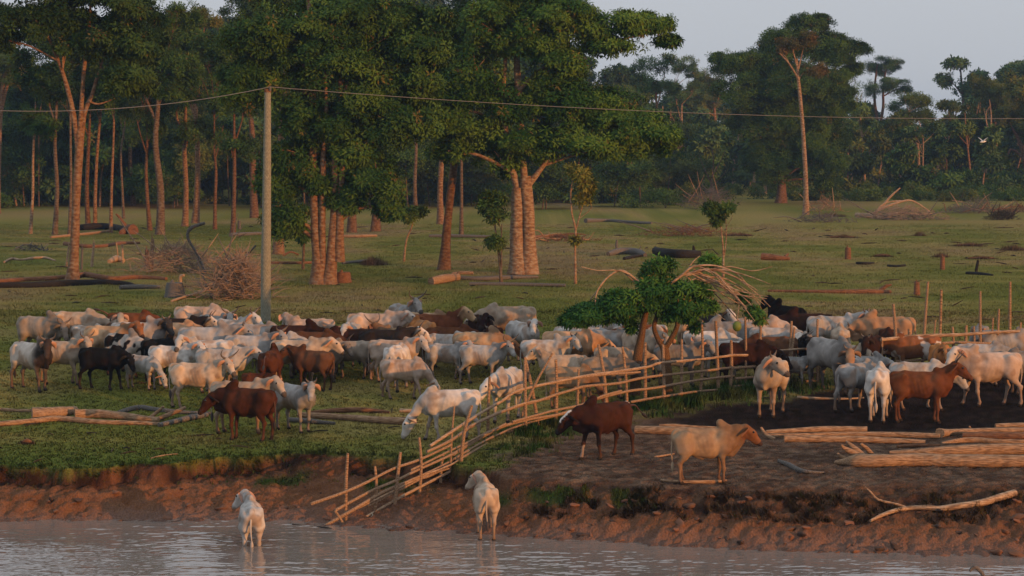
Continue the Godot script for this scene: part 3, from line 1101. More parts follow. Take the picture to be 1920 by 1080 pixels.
func stick(called: String, root: Node3D, pts: Array, m: Material, sides := 8, rough := .0) -> MeshInstance3D:
	var local := []
	for p in pts: local.append([Vector3(p[0]) - root.position, p[1]])
	return part(called, tube_mesh(local, sides, rough, rng.randf() * 50.0), root, m)

# pts: [px, py, width px] traced at depth d; the result is [point, radius] along a softened curve
func traced(pts: Array, d: float, depth := 0.0, sub := 3) -> Array:
	var ctrl := []
	for i in pts.size():
		var dz := depth * i / maxf(1.0, pts.size() - 1.0)
		ctrl.append([at(pts[i][0], pts[i][1], d + dz), pts[i][2] * .44 * d / F])
	return softened(ctrl, sub)

func softened(ctrl: Array, sub := 3) -> Array:
	var out := []
	for i in ctrl.size() - 1:
		var p0: Vector3 = ctrl[maxi(0, i - 1)][0]
		var p1: Vector3 = ctrl[i][0]
		var p2: Vector3 = ctrl[i + 1][0]
		var p3: Vector3 = ctrl[mini(ctrl.size() - 1, i + 2)][0]
		for s in sub:
			var t := s / float(sub)
			out.append([p1.cubic_interpolate(p2, p0, p3, t), lerpf(ctrl[i][1], ctrl[i + 1][1], t)])
	out.append(ctrl[-1])
	return out

# stems: lists of [px, py, width]; the first point of the first one is the foot. lobes: [px, py, half width px, half height px, clumps]
func tree(called: String, label: String, category: String, group: String, stems: Array, lobes: Array, bark: Material, kind := "broad", green := "deep", gap := 0.0, limbs := true, foot_y := 0.0) -> Node3D:
	var first: Array = stems[0][0]
	var foot := hit(first[0], first[1])
	var d := -foot.z
	var root := thing(called, foot, label, category, group)
	var ends := []
	for k in stems.size():
		var pts := traced(stems[k], d, rng.randf_range(-.6, .6) if k else 0.0)
		if k == 0 or stems[k][0][1] >= first[1] - 12:
			var b: Vector3 = pts[0][0]
			pts[0][0] = Vector3(b.x, pasture(b.x, -b.z) - .15, b.z)
			pts[0][1] *= 1.6
			if pts.size() > 1: pts[1][1] *= 1.12
			pts.insert(1, [pts[0][0].lerp(pts[1][0], .22) + Vector3(0, .04, 0), lerpf(pts[0][1], pts[1][1], .62)])
		stick("trunk" if k == 0 or stems[k][0][1] >= first[1] - 12 else "limb", root, pts, bark, 10, .10)
		for p in pts: if p[0].y > foot.y + 2.0: ends.append(p)
	var world := []
	for l in lobes:
		var r := Vector3(l[2], l[3], l[2] * .85) * d / F
		var c := at(l[0], l[1], d + rng.randf_range(-.6, .6) * r.x * .6)
		world.append([c, r, l[4]])
		if limbs and ends.size():
			var best: Array = ends[0]
			var bd := 1e9
			for e in ends:
				var q: float = c.distance_to(e[0]) + maxf(0, e[0].y - c.y + .8) * 3.0
				if q < bd:
					bd = q
					best = e
			var a: Vector3 = best[0]
			if a.distance_to(c) > .8:
				var mid := a.lerp(c, .5) + Vector3(rng.randfn() * .2, .08 * a.distance_to(c), rng.randfn() * .2)
				var w: float = minf(best[1] * .6, .13)
				stick("limb", root, softened([[a, w], [mid, w * .75], [c, w * .4], [c + Vector3(rng.randfn(), .7, rng.randfn()).normalized() * r.y * .7, .015]], 3), bark, 6, .08)
				for z in 3:
					var u := Vector3(rng.randfn(), .4 * rng.randfn() + .3, rng.randfn()).normalized()
					stick("limb", root, softened([[a.lerp(c, .75), w * .45], [c + u * r * .45, w * .28], [c + u * r * .92, .012]], 2), bark, 5)
	crown(root, world, kind, green, gap)
	return root

func make_near_trees() -> void:
	tree("tall_tree", "tall forked tree with bare orange trunk splitting in three limbs over the red logs", "tree", "",
		[[[135, 527, 27], [140, 470, 19], [143, 380, 17], [148, 290, 18], [150, 245, 15]], [[147, 280, 14], [138, 215, 11], [122, 150, 9], [104, 100, 7], [88, 65, 5]],
		[[149, 270, 12], [155, 160, 9], [162, 90, 8], [168, 30, 6], [172, -20, 4]], [[151, 285, 12], [158, 215, 10], [172, 180, 8], [185, 140, 7], [205, 120, 4]], [[180, 152, 5], [192, 115, 4], [200, 90, 3]], [[118, 128, 5], [118, 70, 4], [120, 40, 3]], [[168, 190, 5], [185, 195, 4], [215, 185, 2]]],
		[[40, 40, 70, 32, 900], [115, 25, 62, 30, 800], [165, -15, 70, 35, 600], [70, -20, 70, 30, 500], [205, 65, 60, 38, 900], [240, 20, 55, 40, 800], [265, 95, 45, 40, 650], [15, 75, 30, 18, 200], [120, 85, 16, 20, 90], [180, 100, 16, 14, 80], [240, 145, 55, 35, 550]],
		mat.bark, "broad", "dark", .02)
	tree("clustered_tree", "great leafy tree of close orange ringed trunks right of the power pole", "tree", "",
		[[[598, 533, 34], [594, 470, 20], [590, 400, 18], [587, 300, 17], [586, 180, 14], [582, 60, 12], [578, -20, 8]], [[616, 535, 34], [622, 480, 22], [628, 400, 19], [630, 300, 17], [640, 180, 12], [632, 80, 8], [636, 10, 3]],
		[[604, 525, 18], [604, 430, 15], [606, 300, 12], [612, 200, 9], [606, 110, 6], [600, 40, 3]], [[637, 490, 24], [637, 440, 18], [640, 350, 13], [648, 250, 10], [650, 160, 5]], [[640, 185, 8], [655, 150, 6], [690, 95, 4]]],
		[[610, 40, 95, 60, 1700], [690, 30, 90, 70, 1700], [775, 60, 65, 55, 1300], [800, 95, 50, 40, 800], [560, 110, 55, 60, 900], [640, 130, 90, 65, 1500], [740, 140, 85, 60, 1500], [560, 220, 55, 60, 700], [640, 235, 60, 60, 900], [720, 230, 70, 50, 900], [660, 300, 60, 50, 1700], [705, 335, 46, 48, 1400], [728, 382, 28, 28, 520], [648, 370, 30, 30, 460], [520, 330, 45, 60, 1100], [535, 410, 26, 40, 420], [490, 60, 60, 50, 1000], [520, 425, 25, 30, 240], [560, 290, 40, 50, 800], [600, 345, 26, 16, 200], [760, 210, 60, 60, 1500], [470, 150, 50, 60, 900]],
		mat.bark, "broad", "deep", .04)
	tree("wide_tree", "huge spreading tree on a thick twin trunk, one leafy arm reaching over the sky", "tree", "",
		[[[972, 514, 42], [970, 460, 32], [970, 395, 30], [972, 352, 26]], [[992, 512, 36], [992, 450, 28], [990, 390, 26], [986, 348, 26], [985, 330, 22]],
		[[972, 358, 18], [955, 300, 15], [946, 230, 12], [944, 160, 10], [950, 90, 8]], [[984, 345, 16], [978, 270, 14], [972, 170, 15], [968, 80, 12], [972, 40, 8]], [[988, 350, 16], [1012, 320, 11], [1035, 290, 9], [1075, 250, 6]],
		[[972, 170, 9], [1030, 120, 8], [1090, 95, 7], [1160, 75, 5], [1220, 60, 3]], [[970, 82, 7], [935, 62, 5], [905, 40, 4]]],
		[[985, -5, 90, 40, 1300], [920, 50, 60, 50, 1100], [1050, 35, 60, 45, 1100], [1000, 80, 70, 45, 900], [1110, 60, 45, 28, 600], [1165, 45, 55, 24, 800], [1225, 45, 45, 22, 550], [1255, 78, 26, 10, 130], [1150, 88, 60, 14, 450], [1225, 42, 40, 14, 260], [890, 140, 60, 60, 1000], [1050, 125, 60, 40, 800], [960, 190, 70, 45, 900], [1060, 190, 70, 40, 1000], [1135, 200, 70, 35, 1000], [1190, 235, 75, 35, 1100], [1245, 265, 30, 22, 260], [1100, 255, 85, 38, 1300], [1010, 260, 70, 45, 1000], [900, 240, 60, 55, 950], [830, 200, 50, 55, 800], [1170, 280, 60, 22, 500], [940, 300, 40, 30, 300], [845, 280, 40, 28, 300]],
		mat.bark_pale, "broad", "grass", .03)
	tree("leaning_tree", "single leaning brown trunk rising from cut logs into the dark canopy", "tree", "",
		[[[833, 505, 26], [838, 430, 18], [848, 340, 17], [857, 260, 14], [862, 180, 10], [860, 100, 7]]],
		[[850, 130, 60, 60, 800], [800, 170, 50, 50, 600], [890, 90, 50, 45, 600], [840, 235, 50, 35, 420], [840, 40, 60, 50, 700]], mat.bark_red, "broad", "dark", .02)
	tree("vine_tree", "large dark vine hung tree standing apart on the right before the sky", "tree", "",
		[[[1464, 381, 24], [1466, 340, 17], [1468, 250, 13], [1475, 150, 9], [1490, 70, 5]], [[1468, 300, 8], [1430, 200, 6], [1380, 120, 4], [1345, 100, 2]], [[1470, 250, 8], [1530, 170, 6], [1590, 100, 3]]],
		[[1510, 52, 40, 22, 1100], [1538, 38, 22, 10, 300], [1480, 80, 50, 32, 1900], [1550, 95, 50, 36, 1900], [1598, 92, 26, 18, 620], [1440, 118, 48, 40, 1800], [1375, 118, 40, 22, 1000], [1345, 110, 20, 12, 260], [1395, 165, 50, 42, 1900], [1500, 150, 75, 50, 3200], [1570, 170, 46, 45, 1900], [1440, 225, 62, 55, 2600], [1525, 235, 66, 60, 3000], [1455, 300, 52, 50, 1900], [1530, 305, 44, 50, 1500], [1600, 130, 20, 14, 240], [1480, 190, 60, 50, 1800], [1420, 290, 30, 40, 700], [1555, 345, 24, 26, 400]],
		mat.bark_red, "fine", "deep", -.03)
	tree("slender_tree", "slender pale bare trunk with a small reddish crown before the vine hung tree", "tree", "",
		[[[1511, 402, 13], [1511, 340, 10], [1506, 250, 9], [1500, 180, 8], [1496, 140, 6], [1494, 110, 4]], [[1498, 150, 5], [1480, 120, 4], [1462, 100, 2]], [[1497, 135, 4], [1488, 100, 3], [1482, 80, 2]], [[1497, 130, 4], [1505, 95, 2]]],
		[[1480, 82, 24, 14, 160], [1515, 75, 26, 16, 170], [1462, 98, 12, 8, 50], [1530, 130, 24, 16, 120]], mat.bark_pale, "lance", "rust", .10)
	tree("forked_tree", "orange forked trunk under a double green crown against the pale sky", "tree", "",
		[[[1651, 338, 11], [1650, 290, 9], [1649, 235, 8]], [[1649, 240, 7], [1641, 200, 6], [1640, 165, 5], [1645, 120, 3]], [[1650, 238, 7], [1656, 200, 6], [1656, 170, 5], [1662, 125, 3]]],
		[[1650, 125, 30, 16, 420], [1675, 118, 16, 12, 160], [1655, 160, 36, 16, 480], [1690, 165, 20, 18, 200], [1635, 170, 14, 14, 90]], mat.bark_red, "fine", "deep", .05)
	tree("thin_tree", "tall thin grey tree with a sparse flat top on the right skyline", "tree", "",
		[[[1810, 340, 7], [1808, 270, 6], [1806, 190, 5], [1800, 120, 3]], [[1806, 180, 3], [1790, 160, 2], [1775, 145, 1.5]], [[1806, 190, 3], [1825, 165, 2], [1840, 150, 1.5]]],
		[[1795, 118, 22, 8, 130], [1775, 150, 16, 12, 70], [1835, 145, 18, 10, 90], [1810, 165, 22, 16, 80]], mat.bark_grey, "far", "blue", .10)
	tree("bent_tree", "dark crowned tree with bent orange limbs cut by the right picture edge", "tree", "",
		[[[1930, 360, 16], [1922, 300, 12], [1910, 262, 8], [1898, 240, 5]], [[1922, 300, 7], [1895, 280, 5], [1878, 320, 3], [1868, 302, 2]], [[1928, 330, 8], [1940, 250, 6], [1950, 200, 4]]],
		[[1915, 205, 40, 26, 520], [1885, 222, 25, 16, 240], [1940, 235, 35, 30, 360], [1930, 170, 40, 25, 320]], mat.bark_red, "fine", "olive", .02)
	tree("edge_tree", "yellow green tree with pale forked limbs at the left picture edge", "tree", "",
		[[[-8, 400, 18], [-4, 300, 14], [2, 190, 10], [12, 130, 7], [28, 95, 4]], [[0, 220, 8], [18, 150, 5], [40, 170, 3]]],
		[[12, 110, 34, 30, 520], [25, 145, 22, 18, 190], [-20, 160, 40, 50, 500], [10, 90, 26, 16, 200]], mat.bark, "broad", "olive", .08)
	# standing trunks between the clumps: foot x, foot y, width, top y, lean px, bark, crown (top y, half width, half height), words
	var poles := [
		[300, 440, 15, 200, -4, "bark_grey", [120, 60, 60, 700, "deep"], "thick grey straight trunk with dark crown standing behind the brush pile"],
		[347, 425, 11, 225, 1, "bark", [150, 40, 45, 400, "deep"], "pale orange trunk, its broken stem end rising clear beside a darker one"],
		[367, 418, 12, 180, -3, "bark", [110, 45, 45, 420, "olive"], "vine wrapped orange trunk right of the pale broken one"],
		[403, 430, 7, 280, -1, "bark_red", [170, 36, 40, 300, "deep"], "thin red brown trunk left of the forked one"],
		[437, 438, 9, 245, 2, "bark_red", [150, 40, 50, 380, "deep"], "banded brown trunk forking low, left of the power pole"],
		[477, 408, 14, 190, -10, "bark_red", [100, 50, 50, 500, "dark"], "red trunk leaning just left of the power pole"],
		[523, 476, 18, 150, 12, "bark", [60, 45, 50, 400, "dark"], "curved orange trunk leaning right behind the power pole"],
		[57, 438, 6, 230, 8, "bark_pale", [150, 40, 45, 320, "deep"], "slim pale trunk far left of the forked tree"],
		[103, 440, 9, 200, 3, "bark_grey", [130, 40, 40, 320, "deep"], "grey trunk with a green tuft midway, left of the forked tree"],
		[130, 440, 6, 190, 2, "bark_grey", [140, 40, 40, 260, "dark"], "thin grey stem close beside the big forked trunk"],
		[166, 430, 9, 230, 2, "bark_red", [160, 40, 50, 380, "dark"], "dark brown trunk right of the forked tree"],
		[178, 430, 7, 200, 12, "bark", [150, 36, 40, 300, "deep"], "orange pair stem splitting from its neighbour behind the root plate"],
		[208, 436, 6, 190, 6, "bark", [150, 40, 45, 320, "deep"], "thin light orange trunk forking before the forest"],
		[281, 432, 8, 270, -5, "bark_red", [170, 40, 50, 350, "dark"], "brown trunk half hidden left of the thick grey one"],
		[660, 436, 15, 200, 4, "bark_red", [120, 60, 60, 600, "dark"], "dark trunk in the shade right of the ringed cluster"],
		[704, 434, 16, 240, -3, "bark_red", [150, 60, 60, 600, "dark"], "broad red trunk low under the hanging foliage"],
		[826, 420, 12, 205, 6, "bark", [130, 50, 50, 480, "dark"], "bright orange forked trunk behind the leaning one"],
		[865, 442, 7, 220, 4, "bark_grey", [150, 40, 40, 300, "dark"], "thin pale grey trunk right of the leaning one"],
		[250, 386, 9, 215, -1, "bark", [170, 40, 40, 300, "deep"], "short bright trunk split at its top, far behind the root plate"],
		[1228, 372, 7, 180, 2, "bark", [160, 36, 30, 260, "blue"], "pale trunk in the haze under the big leafy arm"],
		[1340, 345, 8, 190, -2, "bark", [200, 30, 24, 220, "olive"], "pale twin stem with a broken tip left of the vine hung tree"],
		[1497, 358, 10, 305, 0, "bark", [], "broken orange trunk stub beside the slender pale one"],
		[1668, 352, 7, 285, 10, "bark_pale", [], "dead pale snag with a hooked tip before the far forest"],
		[1722, 360, 6, 255, -3, "bark_pale", [230, 26, 18, 130, "fresh"], "young pale stem with light green head before the far forest"],
		[1868, 358, 8, 225, -2, "bark", [190, 34, 26, 240, "olive"], "light trunk near the right edge before the far forest"],
		[1690, 352, 5, 250, 4, "bark_pale", [215, 30, 20, 170, "blue"], "faint thin trunk right of the dead snag"],
		[1275, 350, 6, 210, 3, "bark_pale", [180, 30, 26, 200, "blue"], "faint pale trunk between the big arm and the twin stem"],
		[232, 410, 5, 235, 2, "bark_grey", [180, 34, 36, 240, "dark"], "very thin grey stem in the shade left of centre forest"],
		[780, 405, 8, 230, -2, "bark_grey", [160, 45, 45, 380, "dark"], "grey stem standing behind the small umbrella sapling"],
	]
	for p in poles:
		var x: float = p[0]
		var y: float = p[1]
		var w: float = p[2]
		var ty: float = p[3]
		var lean: float = p[4]
		var stems := [[[x, y, w * 1.2], [x + lean * .2 + rng.randfn() * 2.0, lerpf(y, ty, .35), w], [x + lean * .6 + rng.randfn() * 3.0, lerpf(y, ty, .7), w * .85], [x + lean, ty, w * .65]]]
		var lobes := []
		if p[6].size():
			var c: Array = p[6]
			stems[0].append([x + lean * 1.2, (ty + c[0]) * .5, w * .4])
			for k in 7:
				lobes.append([x + lean + rng.randf_range(-.95, .95) * c[1], c[0] - 25.0 + rng.randf_range(-1.5, 1.5) * c[2], c[1] * rng.randf_range(.5, .8), c[2] * rng.randf_range(.4, .7), c[3] * .36])
			if int(x) % 2: lobes.append([x + lean * .7 + rng.randf_range(-18, 18), rng.randf_range(225, 300), rng.randf_range(16, 28), rng.randf_range(18, 30), 170])
			stems.append([[x + lean * .9, lerpf(y, ty, .85), w * .5], [x + lean + w * 1.6 * signf(rng.randfn()), ty - 18, w * .35], [x + lean + w * 2.4 * signf(rng.randfn()), ty - 45, w * .2]])
		else:
			stems[0].append([x + lean * .6, ty - 10, w * .2])
		tree("bare_tree", p[7], "tree", "", stems, lobes, mat[p[5]], "fine", p[6][4] if p[6].size() else "deep", .04)

func beside(px: float) -> String:
	for z in [[110, "left of the forked tree"], [300, "right of the forked tree"], [520, "behind the power pole"], [790, "behind the ringed cluster"], [1090, "behind the wide tree"], [1320, "between wide tree and vine hung tree"], [1620, "behind the vine hung tree"], [1770, "near the forked orange tree"]]:
		if px < z[0]: return z[1]
	return "at the right skyline"

# the forest wall: each tree on its own ground, heights following the skyline
func make_forest() -> void:
	var line := [[-200, 110], [0, 118], [60, 125], [150, 140], [200, 70], [300, 20], [480, 20], [560, 40], [700, -10], [1000, 0], [1090, 110], [1180, 128], [1240, 158], [1300, 150], [1345, 178], [1420, 165], [1600, 178], [1680, 205], [1760, 225], [1800, 190], [1850, 150], [1900, 105], [2000, 98], [2150, 95]]
	var kinds := ["dark", "deep", "deep", "blue", "olive", "blue"]
	var labels := {"dark": "dark crowned forest tree in the wall beyond the pasture", "deep": "mid green forest tree in the wall beyond the pasture", "blue": "bluish hazy forest tree in the wall beyond the pasture", "olive": "olive green forest tree in the wall beyond the pasture"}
	var barks := ["bark_grey", "bark_pale", "bark", "bark_red", "bark_grey"]
	var n := 0
	for row in 4:
		var x := -170.0 + row * 17.0
		while x < 2100.0:
			var d: float = [205.0, 232.0, 262.0, 300.0][row] + rng.randf_range(-12, 12)
			if x > 1150: d += 35.0
			var top := 0.0
			for i in line.size() - 1:
				if x >= line[i][0] and x < line[i + 1][0]: top = lerpf(line[i][1], line[i + 1][1], (x - line[i][0]) / (line[i + 1][0] - line[i][0]))
			var s: float = d / F
			var foot := on_ground(x, d)
			var top_w := at(x, top, d).y - foot.y
			var h: float = top_w * ([.60, .78, .92, 1.0][row] + rng.randf_range(-.10, .03))
			if x > 1600 and x < 1850 and row > 1: h *= rng.randf_range(.62, 1.0)
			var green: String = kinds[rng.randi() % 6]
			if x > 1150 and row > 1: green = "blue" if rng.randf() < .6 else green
			var words: String = labels[green].replace(" in the wall beyond the pasture", ", " + ["front", "second", "third", "rear"][row] + " row of the forest, " + beside(x))
			var root := thing("forest_tree", foot, words, "tree", words)
			var lean := rng.randfn() * .5
			var r0 := clampf(h * .011, .09, .26)
			var cw := clampf(h * .19, 1.6, 4.2)
			var bark: StandardMaterial3D = mat[barks[rng.randi() % 5]]
			var lobes := []
			var count := 4 + rng.randi() % 3
			var bare := rng.randf() < (.42 if x > 1150 else .3)   # a tall clear stem under a high small crown
			if bare:
				bark = mat[["bark_pale", "bark", "bark_pale", "bark_grey"][rng.randi() % 4]]
				h = minf(h * 1.08, top_w * 1.03)
			stick("trunk", root, softened([[foot - Vector3(0, .2, 0), r0 * 1.3], [foot + Vector3(lean * .3, h * .3, 0), r0], [foot + Vector3(lean, h * .62, 0), r0 * .8], [foot + Vector3(lean * 1.4, h * .92, 0), r0 * .25]], 2), bark, 6, .06)
			for k in count:
				var t := k / float(count - 1)
				var wide := cw * lerpf(1.0, .62, t) * rng.randf_range(.7, 1.1)
				var c := foot + Vector3(lean + rng.randfn() * cw * .55, h * lerpf(.74 if bare else .50, .93, t), rng.randfn() * cw * .5)
				wide *= .72 if bare else 1.0
				lobes.append([c, Vector3(wide, h * rng.randf_range(.06, .11), wide), 62.0 * wide])
				if k % 2 == 0: stick("limb", root, softened([[foot + Vector3(lean * .8, h * lerpf(.42, .7, t), 0), r0 * .5], [c, r0 * .2]], 2), bark, 5)
			# low growth round the foot closes the wall
			for k in 2:
				lobes.append([foot + Vector3(rng.randfn() * 3.0, h * rng.randf_range(.08, .36), rng.randfn() * 1.5), Vector3(2.4, h * .10, 2.0), 85])
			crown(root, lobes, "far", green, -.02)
			n += 1
			x += [64.0, 52.0, 44.0, 36.0][row] * rng.randf_range(.75, 1.25)
	# behind and below them the wood is one mass
	var xf := []
	var cs := []
	for i in 15000:
		var d := rng.randf_range(292, 345)
		var px := rng.randf_range(-200, 2120)
		var top := 0.0
		for k in line.size() - 1:
			if px >= line[k][0] and px < line[k + 1][0]: top = lerpf(line[k][1], line[k + 1][1], (px - line[k][0]) / (line[k + 1][0] - line[k][0]))
		var foot := on_ground(px, d)
		var cap := at(px, maxf(top, 60.0) + 40.0, d).y - foot.y
		if px > 1000.0: cap *= .80
		if px > 1560.0: cap *= .86
		cap *= .82 + .3 * noise_c.get_noise_1d(px * .11)
		var w := foot + Vector3(0, cap * pow(rng.randf(), .9), 0)
		xf.append(Transform3D(Basis(Vector3(rng.randfn(), rng.randfn(), rng.randfn()).normalized(), rng.randf() * TAU).scaled(Vector3.ONE * rng.randf_range(1.6, 2.8)), w))
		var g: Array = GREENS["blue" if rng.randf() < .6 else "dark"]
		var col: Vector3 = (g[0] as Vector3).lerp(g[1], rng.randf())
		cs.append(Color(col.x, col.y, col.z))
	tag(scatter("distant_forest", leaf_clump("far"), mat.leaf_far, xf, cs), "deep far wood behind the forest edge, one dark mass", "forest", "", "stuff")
	# pale thin stems standing clear along the edge of the wood
	for i in 34:
		var px := rng.randf_range(1130, 1940) if i < 26 else rng.randf_range(20, 1100)
		var foot := hit(px, rng.randf_range(352, 366))
		var s := -foot.z / F
		var h := rng.randf_range(70, 190) * s
		var words: String = "pale thin stemmed tree at the forest edge, " + beside(px)
		var root := thing("edge_tree", foot, words, "tree", words)
		var lean := rng.randfn() * 1.0
		var r0 := rng.randf_range(.09, .17)
		var tip := foot + Vector3(lean, h, 0)
		var bark: StandardMaterial3D = mat[["bark_pale", "wood_pale", "bark_pale", "bark"][rng.randi() % 4]]
		stick("trunk", root, softened([[foot, r0 * 1.3], [foot.lerp(tip, .4) + Vector3(rng.randfn() * .25, 0, 0), r0], [foot.lerp(tip, .75) + Vector3(rng.randfn() * .25, 0, 0), r0 * .75], [tip, r0 * .3]], 3), bark, 6, .05)
		var lobes := []
		for k in 3:
			var b := foot.lerp(tip, rng.randf_range(.55, .8))
			var e := b + Vector3(rng.randfn() * 1.1, h * rng.randf_range(.12, .3), rng.randfn() * .8)
			stick("limb", root, softened([[b, r0 * .5], [b.lerp(e, .5) + Vector3(rng.randfn() * .2, 0, 0), r0 * .35], [e, .02]], 2), bark, 5)
			if i % 4: lobes.append([e, Vector3(rng.randf_range(.8, 1.7), rng.randf_range(.4, .9), 1.1), 60])
		if lobes.size(): crown(root, lobes, "far", ["fresh", "olive", "blue"][rng.randi() % 3], .06, "crown", .8)
	# young growth under the tall trees on the left
	for i in 66:
		var px := rng.randf_range(-60, 1290)
		var py := rng.randf_range(372, 392)
		var foot := hit(px, py)
		var green: String = ["dark", "deep", "olive", "deep"][rng.randi() % 4]
		var root := thing("understory_tree", foot, "young bushy tree under the tall trunks, " + beside(px), "young tree", "young bushy trees, " + beside(px))
		var h := rng.randf_range(4.0, 12.5)
		stick("trunk", root, softened([[foot, .07], [foot + Vector3(rng.randfn() * .2, h * .5, 0), .05], [foot + Vector3(rng.randfn() * .4, h * .9, 0), .02]], 2), mat.bark_grey, 5)
		var lobes := []
		for k in 4:
			var wide := rng.randf_range(1.3, 2.9)
			lobes.append([foot + Vector3(rng.randfn() * 1.1, h * rng.randf_range(.3, .95), rng.randfn() * .9), Vector3(wide, h * rng.randf_range(.12, .2), wide), 85.0 * wide])
		crown(root, lobes, "fine", green, .0, "crown", 1.25)
	# undergrowth before the wall
	var bush_words := ["low leafy shrub along the forest foot", "low scrub clump along the forest foot"]
	for i in 88:
		var right := i < 40
		var px := rng.randf_range(1470, 1960) if right else rng.randf_range(-40, 1460)
		var py := rng.randf_range(362, 378) if right else rng.randf_range(360, 392)
		var foot := hit(px, py)
		var words: String = bush_words[0 if right else 1] + ", " + beside(px)
		var root := thing("shrub", foot, words, "shrub", words)
		var w := rng.randf_range(.8, 1.9)
		var hh := rng.randf_range(.5, 1.25) * (1.0 if right else 1.4)
		for k in 3: stick("stem", root, [[foot, .03], [foot + Vector3(rng.randfn() * .4, hh, rng.randfn() * .4), .012]], mat.bark_grey, 5)
		crown(root, [[foot + Vector3(0, hh * .6, 0), Vector3(w, hh * .7, w * .8), 60], [foot + Vector3(rng.randfn() * w, hh * .4, 0), Vector3(w * .7, hh * .5, w * .6), 36]], "fine", "fresh" if right and rng.randf() < .75 else ("deep" if rng.randf() < .7 else "olive"), -.05, "leaves", 1.2)

func make_saplings() -> void:
	tree("sapling", "spindly young tree with yellow green leaf head right of the twin trunk", "young tree", "", [[[1079, 532, 6], [1078, 470, 5], [1079, 430, 5], [1072, 400, 4], [1070, 360, 3], [1076, 330, 2]], [[1080, 430, 3], [1088, 400, 3], [1096, 372, 2]]],
		[[1085, 325, 22, 12, 60], [1100, 345, 14, 18, 60], [1095, 372, 14, 10, 40], [1068, 318, 10, 6, 20], [1077, 453, 11, 6, 34]], mat.bark_pale, "broad", "gold", .0)
	tree("sapling", "round headed young tree with a small lower leaf tuft left of the twin trunk", "young tree", "", [[[940, 533, 7], [936, 480, 6], [930, 440, 4], [926, 400, 3], [925, 375, 2]], [[940, 520, 4], [940, 450, 3], [941, 420, 2]]],
		[[925, 376, 26, 13, 150], [930, 400, 22, 12, 90], [915, 385, 15, 12, 50], [930, 455, 17, 8, 60]], mat.bark_grey, "broad", "fresh", -.05)
	tree("sapling", "little umbrella shaped sapling on a thin bent stem", "young tree", "", [[[757, 490, 5], [762, 450, 4], [772, 425, 3], [776, 405, 2]]],
		[[778, 398, 22, 8, 70], [770, 408, 14, 7, 30]], mat.bark_pale, "broad", "fresh", -.05)
	tree("sapling", "thin young tree with twin leaf tufts above the broken herd tree", "young tree", "", [[[1356, 520, 5], [1356, 470, 4], [1352, 430, 3], [1348, 395, 2]], [[1358, 480, 3], [1362, 440, 2], [1360, 400, 2]]],
		[[1335, 392, 18, 9, 56], [1362, 390, 18, 10, 60], [1345, 412, 10, 8, 30]], mat.bark_pale, "broad", "fresh", -.05)
	tree("sapling", "bare leafless twig tree in the haze left of the vine hung tree", "dead tree", "", [[[1332, 378, 6], [1334, 340, 4], [1338, 310, 3], [1336, 280, 2]], [[1334, 345, 3], [1320, 315, 2], [1310, 290, 1]], [[1336, 330, 3], [1352, 300, 2], [1360, 280, 1]], [[1333, 350, 2], [1350, 335, 1.5], [1366, 315, 1]]], [], mat.bark_grey, "broad", "deep", 0.0)
	tree("sapling", "slim sapling wrapped in leaves left of the ringed cluster", "young tree", "", [[[568, 505, 6], [570, 450, 5], [571, 400, 4], [570, 350, 3]]],
		[[568, 440, 10, 22, 60], [572, 395, 12, 14, 40]], mat.bark_grey, "broad", "deep", 0.0)
